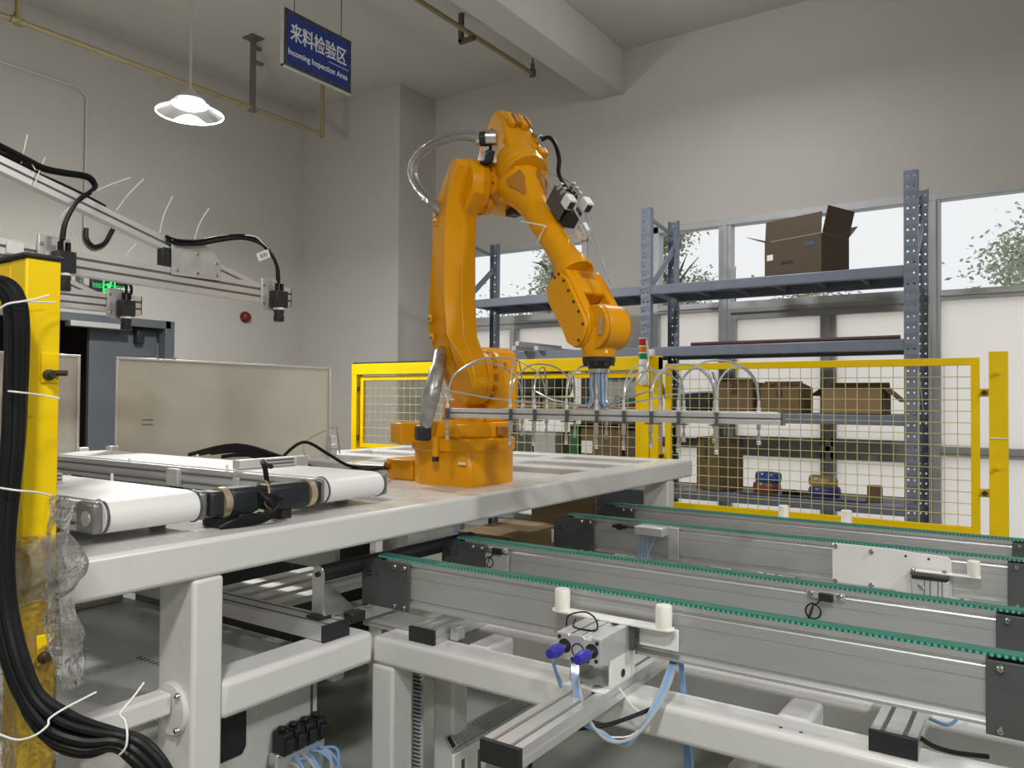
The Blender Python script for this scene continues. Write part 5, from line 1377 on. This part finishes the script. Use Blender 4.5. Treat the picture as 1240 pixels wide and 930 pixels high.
b = MB(); b.lathe(W(J5[0], -.036, J5[1]), -RN, [(0, 0), (.078, 0), (.078, .014), (.074, .016), (.074, .022), (.079, .025), (.079, .104), (.075, .106), (.075, .112), (0, .112)], 44); rpart('wrist_drum', b, bev=.002)
for k in (.0465, .139):
    b = MB(); b.lathe(W(J5[0], -k, J5[1]), -RN, [(.0795, 0), (.0798, .0005), (.0798, .003), (.0795, .0035)], 44); rpart('drum_seam', b, 'orange_dark', 0)
b = MB(); b.frame_box(W(J5[0]+.005, -.088, J5[1]+.077), RA, RN, (0, 0, 1), .03, .07, .006); rpart('drum_pad', b, bev=.002)
b = MB(); b.prism([(-.01, -.03), (.01, -.03), (.015, .03), (-.005, .03)], lambda u, v: W(J5[0]+.045+u, -.033+.0, J5[1]+v), lambda u, v: W(J5[0]+.045+u, -.0305, J5[1]+v)); rpart('warning_label', b, 'brass', 0)
F = Vector((0.813,-0.085,1.539))
fw_ = W(F.x, F.y, 0)
b = MB(); b.lathe((fw_.x, fw_.y, 0), (0, 0, 1), [(0, 1.548), (.056, 1.548), (.058, 1.552), (.062, 1.60), (.066, 1.65), (0, 1.65)], 36); rpart('wrist_flange', b, bev=.001)
b = MB(); b.lathe((fw_.x, fw_.y, 0), (0, 0, 1), [(0, 1.508), (.036, 1.508), (.038, 1.516), (.052, 1.526), (.058, 1.532), (.058, 1.548), (0, 1.548)], 36); rpart('tool_flange', b, 'black', .001)
for i in range(10):
    a = 2*math.pi*i/10
    b = MB(); b.cyl((fw_.x+.050*math.cos(a), fw_.y+.050*math.sin(a), 1.519), (fw_.x+.050*math.cos(a), fw_.y+.050*math.sin(a), 1.531), .006, seg=8); rpart('flange_bolt', b, 'darkscrew', 0)
b = MB(); q = Wt((0.997,0.010,1.545)); b.frame_box(W(F.x+.05, F.y+.025, 1.566), RA*.55 - RN*.84, RA*.84 + RN*.55, (0, 0, 1), .035, .002, .011); rpart('type_label', b, 'paper', 0)

# ================================================================== SUCTION GRIPPER
GY, GZ0, GZ1 = 2.33, 1.329, 1.364
gr = thing('suction_gripper', 'long aluminium suction gripper bar with looping air tubes below the robot wrist', 'gripper', (fw_.x, 2.44, 1.33))
def gbar(y, x0, x1):
    b = MB(); b.box((x0+.006, y, GZ0), (x1-.006, y+.03, GZ1)); b.box((x0+.006, y-.0015, GZ0), (x1-.006, y, GZ0+.0145)); b.box((x0+.006, y-.0015, GZ1-.0145), (x1-.006, y, GZ1)); obj('gripper_bar', b, M['aluB'], gr, bevel=.001)
    b = MB(); b.box((x0+.006, y-.0006, GZ0+.0150), (x1-.006, y+.001, GZ1-.0150)); obj('bar_slot', b, M['groove'], gr)
    for xa, xb in ((x0, x0+.006), (x1-.006, x1)):
        b = MB(); b.box((xa, y-.001, GZ0-.001), (xb, y+.031, GZ1+.001)); obj('bar_end_cap', b, M['gun'], gr)
gbar(GY, -1.885, -.629); gbar(2.56, -1.80, -.70)
for x in (-1.75, -1.36, -1.20, -.80):
    b = MB(); b.box((x-.015, GY+.03, GZ0+.002), (x+.015, 2.56, GZ1-.002)); obj('cross_bar', b, M['aluB'], gr, bevel=.002)
b = MB(); b.box((fw_.x-.09, GY+.03, GZ1-.006), (fw_.x+.09, 2.56, GZ1+.004)); b.cyl((fw_.x, fw_.y, GZ1), (fw_.x, fw_.y, 1.508), .020, seg=20); b.cyl((fw_.x, fw_.y, 1.494), (fw_.x, fw_.y, 1.508), .038, seg=20); obj('mounting_stem', b, M['steel'], gr, bevel=.001)
rnd = random.Random(21)
for i in range(9):
    a = 2*math.pi*i/9
    b = MB(); b.tube([(fw_.x+.026*math.cos(a), fw_.y+.026*math.sin(a), 1.50), (fw_.x+.030*math.cos(a), fw_.y+.028*math.sin(a), 1.45), (fw_.x+.026*math.cos(a+.2), fw_.y+.026*math.sin(a+.2), 1.40), (fw_.x+.05*math.cos(a), fw_.y+.035*math.sin(a), 1.372)], .0045, 6, 4); obj('air_tube', b, M['bluetube'] if i % 3 else M['cleartube'], gr)
def cup(x, y, drop, front):
    """clamp on the bar, spring stem, suction pad and fitting on top"""
    b = MB()
    s = -1 if front else 1
    yy = y - .012 if front else y + .042
    b.box((x-.0035, yy-.004, GZ0-.004), (x+.0035, yy+.012, GZ1+.006)); b.box((x-.018, yy-.010, GZ0-.006), (x+.030, yy+.012, GZ0-.002))
    c = obj('cup_holder', b, M['gun'], gr, bevel=.001)
    b = MB(); b.lathe((x, yy, GZ0-drop), (0, 0, 1), [(0, 0), (.006, .0), (.006, .018), (.0035, .02), (.0035, .035), (.007, .038), (.007, drop-.004), (0, drop-.004)], 12); obj('cup_stem', b, M['steel'], c)
    b = MB(); b.lathe((x, yy, GZ0-drop-.012), (0, 0, 1), [(0, .004), (.008, 0), (.0065, .006), (.0075, .009), (.005, .014), (0, .014)], 14); obj('suction_pad', b, M['bracket'], c)
    b = MB(); b.lathe((x, yy, GZ1), (0, 0, 1), [(0, .0), (.008, 0), (.008, .012), (.005, .014), (.005, .036), (0, .036)], 12); obj('tube_fitting', b, M['aluB'], c)
    return Vector((x, yy, GZ1+.034))
fr_ = [cup(x, GY, .080 if i % 3 else .070, True) for i, x in enumerate((-1.867, -1.58, -1.478, -1.348, -1.233, -1.133, -1.037, -.945, -.823))]
re_ = [cup(x, 2.56, .062, False) for x in (-1.715, -1.602, -1.476, -1.342, -1.13, -1.04, -.93, -.78)]
def loop(p, q, h, lean=0, m='cleartube', r=.0033):
    p, q = Vector(p), Vector(q)
    mid = (p+q)/2
    d = q - p
    pts = [p, p + d*.06 + Vector((0, 0, h*.55)), p + d*.28 + Vector((0, lean*.5, h*.92)), mid + Vector((0, lean, h)), q - d*.28 + Vector((0, lean*.5, h*.92)), q - d*.06 + Vector((0, 0, h*.55)), q]
    b = MB(); b.tube(pts, r, 6, 5); obj('air_tube', b, M[m], gr)
loop(fr_[0], re_[0], .14); loop(fr_[0], re_[1], .16, .0); loop(fr_[1], re_[0], .15); loop(fr_[1], re_[2], .13, -.02); loop(fr_[2], re_[1], .12, .02); loop(fr_[3], re_[2], .10)
loop(fr_[3], re_[3], .12); loop(fr_[5], re_[4], .12); loop(fr_[5], re_[5], .10, -.02); loop(fr_[6], re_[6], .12); loop(fr_[6], re_[5], .11, .02); loop(fr_[7], re_[7], .13); loop(fr_[7], fr_[8], .10); loop(fr_[8], re_[7], .11, .01); loop(fr_[8], re_[6], .09, -.03)
hub = Vector((fw_.x, fw_.y, 1.374))
for k, (src, hgt) in enumerate(((fr_[0], .012), (fr_[2], .01), (fr_[4], .06), (re_[3], .06), (fr_[6], .02), (re_[6], .03))):
    b = MB(); e = hub + Vector((.02*(1 if src.x > hub.x else -1), 0, .0)); b.tube([src, src + Vector((0, 0, .03)), (src*2+e)/3 + Vector((0, -.02, hgt)), (src+e*2)/3 + Vector((0, -.02, hgt*.4)), e], .0033, 6, 5); obj('air_tube', b, M['cleartube'], gr)
b = MB(); b.tube([(-1.10, 2.42, 1.60), (-1.085, 2.40, 1.52), (-1.12, 2.38, 1.45), (-1.19, 2.38, 1.40), hub + Vector((.03, 0, 0))], .0033, 6, 5); obj('air_tube', b, M['cleartube'], gr)

# ================================================================== YELLOW POST, BEAM, CAMERA ARMS (left foreground)
PXa, PXb, PYa, PYb, PZ = -1.686, -1.620, .720, .786, 1.667
gp = thing('yellow_gantry', 'yellow square gantry post with black cap in the left foreground', 'post', (-1.653, .753, 0))
b = MB(); b.box((PXa, PYa, 0), (PXb, PYb, PZ)); obj('post', b, M['yellow'], gp, bevel=.004)
b = MB(); b.box((PXa-.06, PYa-.06, 0), (PXb+.06, PYb+.06, .012)); obj('base_plate', b, M['yellow'], gp)
b = MB(); b.box((-3.40, PYa+.001, PZ-.085), (PXa, PYb-.001, PZ-.001)); obj('cross_beam', b, M['yellow'], gp, bevel=.004)
b = MB(); b.box((-3.466, PYa, 0), (-3.40, PYb, PZ)); obj('post', b, M['yellow'], gp, bevel=.004)
b = MB(); b.prism([(PXa-.3, PYa-.006), (PXb+.004, PYa-.006), (PXb+.004, PYb+.004), (PXa-.3, PYb+.004)], lambda u, v: (u, v, PZ), lambda u, v: (u, v, PZ+.010)); obj('post_cap', b, M['black'], gp, bevel=.004)
for z in (1.455, .905):
    b = MB(); b.box((PXb, PYa+.030, z-.030), (PXb+.004, PYb-.003, z+.030)); obj('hinge_lug', b, M['yellow'], gp, bevel=.002)
    b = MB(); b.lathe((PXb+.004, PYa+.042, z-.014), (1, 0, 0), [(0, 0), (.011, 0), (.011, .008), (.006, .010), (.006, .020), (0, .020)], 10); obj('lug_bolt', b, M['darkscrew'], gp)
    b = MB(); b.cyl((PXb+.004, PYb-.012, z-.010), (PXb+.020, PYb+.004, z-.010), .006, seg=10); obj('lug_bolt', b, M['darkscrew'], gp)
b = MB(); b.box((PXa-.012, PYa-.004, 1.43), (PXa, PYa+.03, 1.48)); obj('hinge_lug', b, M['yellow'], gp, bevel=.003)

def profile(b, p, q, w, h):
    """slotted extrusion: body plus raised lips leaving two grooves on the visible face"""
    p, q = Vector(p), Vector(q)
    d = (q-p).normalized(); s = d.cross(Vector((0, 0, 1))).normalized(); u = s.cross(d).normalized()
    b.bar(p, q, w-.006, h)
    n = 3 if h > .06 else 2
    lip = h/ (n + (n-1)*.45)
    for i in range(n):
        off = -h/2 + lip/2 + i*lip*1.45
        for sd in (1, -1):
            b.frame_box((p+q)/2 + s*(sd*(w/2-.0015)) + u*off, d, s, u, (q-p).length, .003, lip)
    return b
def slots(t, p, q, w, h, name):
    p, q = Vector(p), Vector(q)
    d = (q-p).normalized(); s = d.cross(Vector((0, 0, 1))).normalized(); u = s.cross(d).normalized()
    n = 3 if h > .06 else 2
    lip = h / (n + (n-1)*.45)
    for i in range(n-1):
        off = -h/2 + lip*1.225 + i*lip*1.45
        b = MB()
        for sd in (1, -1): b.frame_box((p+q)/2 + s*(sd*(w/2-.0026)) + u*off, d, s, u, (q-p).length-.002, .0006, lip*.42)
        obj(name, b, M['groove'], t)['kind'] = 'stuff'
def arm(name, label, x, y0, z0, y1, z1, h=.073):
    t = thing(name, label, 'camera boom', (x, y0, z0), 'camera booms over the belts')
    b = MB(); profile(b, (x, y0, z0), (x, y1, z1), .04, h); obj('arm_profile', b, M['aluB'], t)
    slots(t, (x, y0, z0), (x, y1, z1), .04, h, 'profile_slot')
    b = MB(); b.box((x-.03, .73, PZ), (x+.03, .78, z0-h/2)); obj('riser', b, M['bracket'], t)
    b = MB(); b.bar((x, y1, z1), (x, y1+.004, z1), .04, h); obj('end_cap', b, M['black'], t)
    return t
AX = -2.47
ar1 = arm('camera_boom', 'nearer aluminium profile arm with a sloping brace and bolted plate', AX, .30, 1.8265, 2.058, 1.7925)
b = MB(); profile(b, (AX-.002, .30, 2.263), (AX-.002, 1.93, 1.805), .036, .042); obj('brace_profile', b, M['aluB'], ar1); slots(ar1, (AX-.002, .30, 2.263), (AX-.002, 1.93, 1.805), .036, .042, 'profile_slot')
pf = [(-2.445,1.542,1.933), (-2.445,1.644,1.944), (-2.445,1.684,1.928), (-2.445,1.733,1.885), (-2.445,1.734,1.816), (-2.445,1.544,1.814)]
b = MB(); b.prism([(p[1], p[2]) for p in pf], lambda u, v: (-2.447, u, v), lambda u, v: (-2.440, u, v)); jp = obj('joint_plate', b, M['bracket'], ar1, bevel=.001)
for px_ in ((-2.440,1.559,1.912), (-2.440,1.638,1.897), (-2.440,1.561,1.831), (-2.440,1.639,1.830), (-2.440,1.714,1.873), (-2.440,1.715,1.832)): screw(ar1, px_, (1, 0, 0), .006, .005)
b = MB(); b.box((AX-.015, 1.515, 1.835), (AX+.018, 1.552, 1.905)); obj('corner_block', b, M['black'], ar1, bevel=.003)
ar2 = arm('camera_boom', 'farther aluminium profile arm below the exit sign', -3.02, .30, 1.765, 1.765, 1.764)
b = MB(); profile(b, (-3.022, .9, 2.02), (-3.022, 1.62, 1.77), .034, .040); obj('brace_profile', b, M['aluB'], ar2); slots(ar2, (-3.022, .9, 2.02), (-3.022, 1.62, 1.77), .034, .040, 'profile_slot')
def camera_head(x, y, z, label, nm='inspection_camera'):
    """x = face of the arm; z = middle of the arm"""
    t = thing(nm, label, 'camera', (x, y, z), 'inspection cameras on the arms')
    b = MB(); b.box((x, y-.035, z-.062), (x+.006, y+.048, z+.058)); b.box((x, y-.048, z-.058), (x+.012, y-.030, z+.058)); obj('mount_plate', b, M['bracket'], t, bevel=.003)
    for dz in (.03, -.01, -.04): screw(t, (x+.012, y-.040, z+dz), (1, 0, 0), .006, .004)
    b = MB(); b.box((x+.008, y-.012, z-.052), (x+.055, y+.042, z+.012)); obj('camera_body', b, M['black'], t, bevel=.003)
    b = MB(); b.cyl((x+.032, y+.016, z-.060), (x+.032, y+.016, z-.052), .021, seg=24); obj('lens_ring', b, M['nylon'], t)
    b = MB(); b.lathe((x+.032, y+.016, z-.105), (0, 0, 1), [(0, 0), (.018, 0), (.020, .004), (.020, .022), (.018, .024), (.018, .032), (.020, .034), (.020, .045), (0, .045)], 24); obj('lens', b, M['black'], t)
    for dy in (.004, .026):
        b = MB(); b.cyl((x+.034, y+dy, z+.012), (x+.034, y+dy, z+.040), .008, seg=12); obj('cable_plug', b, M['rubber'], t)
    return t
def arm_z(y): return 1.8265 + (1.7925-1.8265)*(y-.30)/(2.058-.30)
Y1 = (-2.440,1.973,1.800)[1] - .015
camera_head(AX+.021, Y1, arm_z(Y1), 'black camera with white cable tag at the far end of the nearer arm')
Y2 = (-2.430,1.177,1.794)[1] - .014
camera_head(AX+.021, Y2, arm_z(Y2)+.008, 'black camera on the nearer arm, beside the yellow post top')
Y3 = (-2.990,1.685,1.750)[1] - .015
camera_head(-3.0, Y3, 1.764, 'black camera at the end of the farther arm, below the exit sign')
b = MB(); b.box((AX+.02, Y2-.13, arm_z(Y2)-.004), (AX+.032, Y2-.085, arm_z(Y2)+.030)); obj('terminal_block', b, M['nylon'], ar1, bevel=.002)

# cables on the camera arms
cw = thing('camera_cable', 'black camera cables clipped along the sloping brace with long white ties', 'cable', (AX, 1.4, 1.95))
def wire(t, nm, pts, r, m, seg=6, sm=5):
    b = MB(); b.tube(pts, r, seg, sm); return obj(nm, b, M[m], t)
for k in range(3):
    o_ = k*.010
    wire(cw, 'cable', [(-2.460,0.956,2.110), (-2.460,1.019,2.090), (-2.460,1.080,2.074), (-2.460,1.126,2.056)] if k < 1 else [(p[0]+o_, p[1], p[2]+o_*.6) for p in ((-2.455,0.954,2.108), (-2.455,1.016,2.093), (-2.455,1.078,2.075), (-2.450,1.126,2.060), (-2.440,1.180,2.059), (-2.430,1.243,2.060), (-2.410,1.256,2.032), (-2.400,1.236,2.008), (-2.400,1.202,1.976), (-2.400,1.179,1.936), (-2.400,1.163,1.894), (-2.400,1.157,1.846))], .0062, 'rubber')
wire(cw, 'cable', [(-2.460,1.126,2.056), (-2.460,1.202,2.039), (-2.460,1.277,2.018), (-2.460,1.325,2.002)], .004, 'rubber')
for k in range(2):
    o_ = .012*k
    wire(cw, 'cable', [(p[0]+o_*.6, p[1], p[2]-o_) for p in ((-2.455,1.526,1.942), (-2.440,1.559,1.932), (-2.430,1.628,1.940), (-2.430,1.706,1.965), (-2.430,1.781,1.987), (-2.430,1.838,1.994), (-2.420,1.890,1.981), (-2.410,1.928,1.945), (-2.405,1.951,1.898), (-2.405,1.956,1.842))], .0062, 'rubber')
wire(cw, 'cable_tie', [(-2.420,1.820,1.994), (-2.420,1.867,1.995), (-2.410,1.897,1.971), (-2.410,1.935,1.946)], .0025, 'nylon')
b = MB(); c0_ = Vector((-2.400,1.886,1.928))
b.frame_box(c0_, Vector((0, .86, .42)).normalized(), Vector((0, -.42, .86)).normalized(), Vector((1, 0, 0)), .058, .030, .0012); tg = obj('cable_tag', b, M['paper'], cw); tg['label'] = 'white printed cable tag'
b = MB()
rnd = random.Random(8)
for i in range(9):
    b.frame_box(c0_ + Vector((0, .86, .42)).normalized()*(-.016+.0042*i) + Vector((.0009, 0, 0)), Vector((0, .86, .42)).normalized(), Vector((0, -.42, .86)).normalized(), Vector((1, 0, 0)), rnd.choice((.0012, .0022, .003)), .015, .0003)
obj('tag_print', b, M['black_ink'], cw)
for p in ([(-2.450,1.071,2.073), (-2.440,1.073,2.110), (-2.440,1.081,2.158)], [(-2.440,1.104,2.016), (-2.440,1.117,2.063), (-2.440,1.132,2.106)], [(-2.450,1.071,2.078), (-2.440,1.089,2.081), (-2.440,1.105,2.060)], [(-2.390,1.231,2.008), (-2.380,1.286,2.047), (-2.380,1.359,2.090)],
          [(-2.440,1.348,1.991), (-2.430,1.380,2.047), (-2.420,1.426,2.107)], [(-2.440,1.497,1.946), (-2.430,1.503,2.002), (-2.420,1.529,2.075)], [(-2.430,1.617,1.932), (-2.420,1.630,1.997), (-2.410,1.661,2.059)], [(-2.440,1.381,1.853), (-2.430,1.391,1.873), (-2.430,1.410,1.895)],
          [(-2.440,1.227,1.852), (-2.430,1.214,1.874), (-2.430,1.202,1.895)], [(-2.400,1.158,1.927), (-2.390,1.167,1.945), (-2.390,1.178,1.960)]):
    wire(cw, 'cable_tie', p, .0019, 'nylon', 5, 4)
for k in range(2):
    wire(cw, 'cable', [(-2.96, Y3+.01+.02*k, 1.80), (-2.97, Y3+.01+.02*k, 1.84), (-3.0, Y3-.02, 1.86), (-3.03, Y3-.12, 1.865), (-3.03, Y3-.3, 1.89)], .006, 'rubber')

# ---- thick black cable bundle on the post
cbn = thing('cable_bundle', 'thick bundle of black cables tied down the yellow post', 'cables', (-1.6, .7, .5))
base = [(-40,362,1.46), (-8,347,1.455), (10,352,1.45), (19,372,1.45), (21,410,1.45), (19,470,1.45), (16,530,1.44), (10,590,1.43), (5,640,1.42), (3,690,1.41), (7,745,1.40), (19,800,1.39), (38,845,1.39), (66,876,1.40), (105,893,1.41), (140,896,1.42), (166,908,1.42), (190,935,1.42), (205,975,1.42)]
BASE = [Vector(p) for p in ((-1.658,0.636,1.579), (-1.612,0.661,1.602), (-1.583,0.674,1.594), (-1.572,0.682,1.563), (-1.570,0.685,1.505), (-1.573,0.685,1.414), (-1.566,0.680,1.323), (-1.563,0.672,1.233), (-1.559,0.664,1.159), (-1.551,0.659,1.087), (-1.535,0.660,1.008), (-1.510,0.666,0.931), (-1.488,0.683,0.865), (-1.464,0.712,0.816), (-1.427,0.750,0.787), (-1.394,0.785,0.778), (-1.362,0.807,0.761), (-1.332,0.828,0.720), (-1.314,0.842,0.661))]
del base
rnd = random.Random(31)
for i in range(9):
    a = 2*math.pi*i/8; rr = 0 if i == 8 else .0135
    pts = []
    for k, p in enumerate(BASE):
        q0, q1 = BASE[max(0, k-1)], BASE[min(len(BASE)-1, k+1)]
        d = (q1-q0).normalized(); s = d.cross(Vector((.56, -.83, 0))).normalized(); u = s.cross(d)
        sp_ = 1.0 if k < 11 else (1.15 if k < 13 else (1.9 if k == 13 else (1.8 if k == 14 else (1.0 if k == 15 else 1.35))))
        aa = a + k*.12
        pts.append(p + s*(rr*sp_*math.cos(aa)) + u*(rr*.8*sp_*math.sin(aa)))
    wire(cbn, 'cable', pts, .0080, 'rubber', 8, 6)
pts = [BASE[11] + Vector((0, 0, -.012)), BASE[12] + Vector((0, -.01, -.022)), BASE[13] + Vector((0, 0, -.040)), BASE[14] + Vector((0, 0, -.032)), BASE[15] + Vector((0, 0, -.012)), BASE[16]]
wire(cbn, 'cable', pts, .006, 'rubber', 8, 6)
for p in ([(-1.563,0.652,1.557), (-1.551,0.660,1.566), (-1.539,0.680,1.572), (-1.530,0.698,1.578), (-1.532,0.721,1.587)], [(-1.539,0.680,1.572), (-1.582,0.724,1.578), (-1.595,0.763,1.582)], [(-1.552,0.664,1.408), (-1.534,0.675,1.406), (-1.558,0.720,1.402), (-1.558,0.756,1.395)],
          [(-1.542,0.650,1.235), (-1.518,0.666,1.231), (-1.530,0.706,1.223), (-1.541,0.736,1.213)], [(-1.517,0.641,0.810), (-1.466,0.651,0.808), (-1.440,0.668,0.816), (-1.432,0.685,0.829), (-1.440,0.692,0.837), (-1.437,0.718,0.848), (-1.422,0.764,0.865)],
          [(-1.359,0.773,0.765), (-1.345,0.776,0.781), (-1.348,0.780,0.803), (-1.370,0.788,0.818), (-1.377,0.783,0.830), (-1.379,0.806,0.849), (-1.379,0.829,0.872)]):
    wire(cbn, 'cable_tie', p, .0019, 'nylon', 6, 5)

# ---- stretch film wrapped round the post
def grid_sheet(nu, nv, fn):
    b = MB()
    co = [fn(i/(nu-1), j/(nv-1)) for j in range(nv) for i in range(nu)]
    fs = [(j*nu+i, j*nu+i+1, (j+1)*nu+i+1, (j+1)*nu+i) for j in range(nv-1) for i in range(nu-1)]
    return b._add(co, fs)
from mathutils import noise
def nz3(p, s, k=0.0): return noise.noise_vector(Vector(p)*s + Vector((k, k*2, k*3)))
fl = thing('stretch_film', 'crinkled clear stretch film wrapped round the foot of the yellow post', 'film', (-1.653, .753, .5))
per = [(PXa, PYa), (PXb, PYa), (PXb, PYb), (PXa, PYb), (PXa, PYa)]
def around(t):
    t = t*4; i = min(3, int(t)); f = t - i
    return per[i][0]*(1-f) + per[i+1][0]*f, per[i][1]*(1-f) + per[i+1][1]*f
def wrap(u, v):
    x, y = around(u); z = .30 + v*.83
    cx_, cy_ = -1.653, .753
    n = nz3((x, y, z), 26); n2 = nz3((x, y, z), 9, 3)
    k = 1.10 + .05*n.x + .07*n2.y
    return (cx_ + (x-cx_)*k, cy_ + (y-cy_)*k, z + .006*n.z)
b = grid_sheet(41, 110, wrap); obj('film_wrap', b, M['film'], fl, angle=60)
def bunch(u, v):
    x, y = around(u); z = 1.0 + v*.125
    n = nz3((x, y, z), 22, 5); n2 = nz3((x, y, z), 55, 7)
    k = 1.30 + .55*math.sin(v*math.pi)*(.6+.5*n.x) + .12*n2.y
    e = .035 if u > .22 and u < .55 else 0
    return (-1.653 + (x+1.653)*k, .753 + (y-.753)*k + e*math.sin(v*math.pi), z + .015*n.y + .05*(u-.4) + .006*n2.z)
b = grid_sheet(60, 26, bunch); obj('film_bunch', b, M['filmloose'], fl, angle=60)
Lft = [Vector(p) for p in ((-1.614,0.771,1.208), (-1.617,0.771,1.107), (-1.608,0.767,1.013), (-1.598,0.764,0.919), (-1.558,0.769,0.837))]
Rgt = [Vector(p) for p in ((-1.615,0.819,1.190), (-1.634,0.808,1.092), (-1.612,0.813,0.978), (-1.577,0.814,0.923), (-1.549,0.811,0.842))]
LC, RC = catmull(Lft, 12), catmull(Rgt, 12)
def flap(u, v):
    i = min(len(LC)-1, int(v*(len(LC)-1)))
    p = LC[i]*(1-u) + RC[i]*u
    n = nz3(p, 30, 2); n2 = nz3(p, 80, 4)
    return p + Vector((.010*n.x + .004*n2.x*v, .012*n.y*v, .004*n.z)) + Vector((.561, -.828, 0))*(.014*math.sin(u*9 + v*4))
b = grid_sheet(24, 49, flap); obj('film_flap', b, M['filmloose'], fl, angle=60)
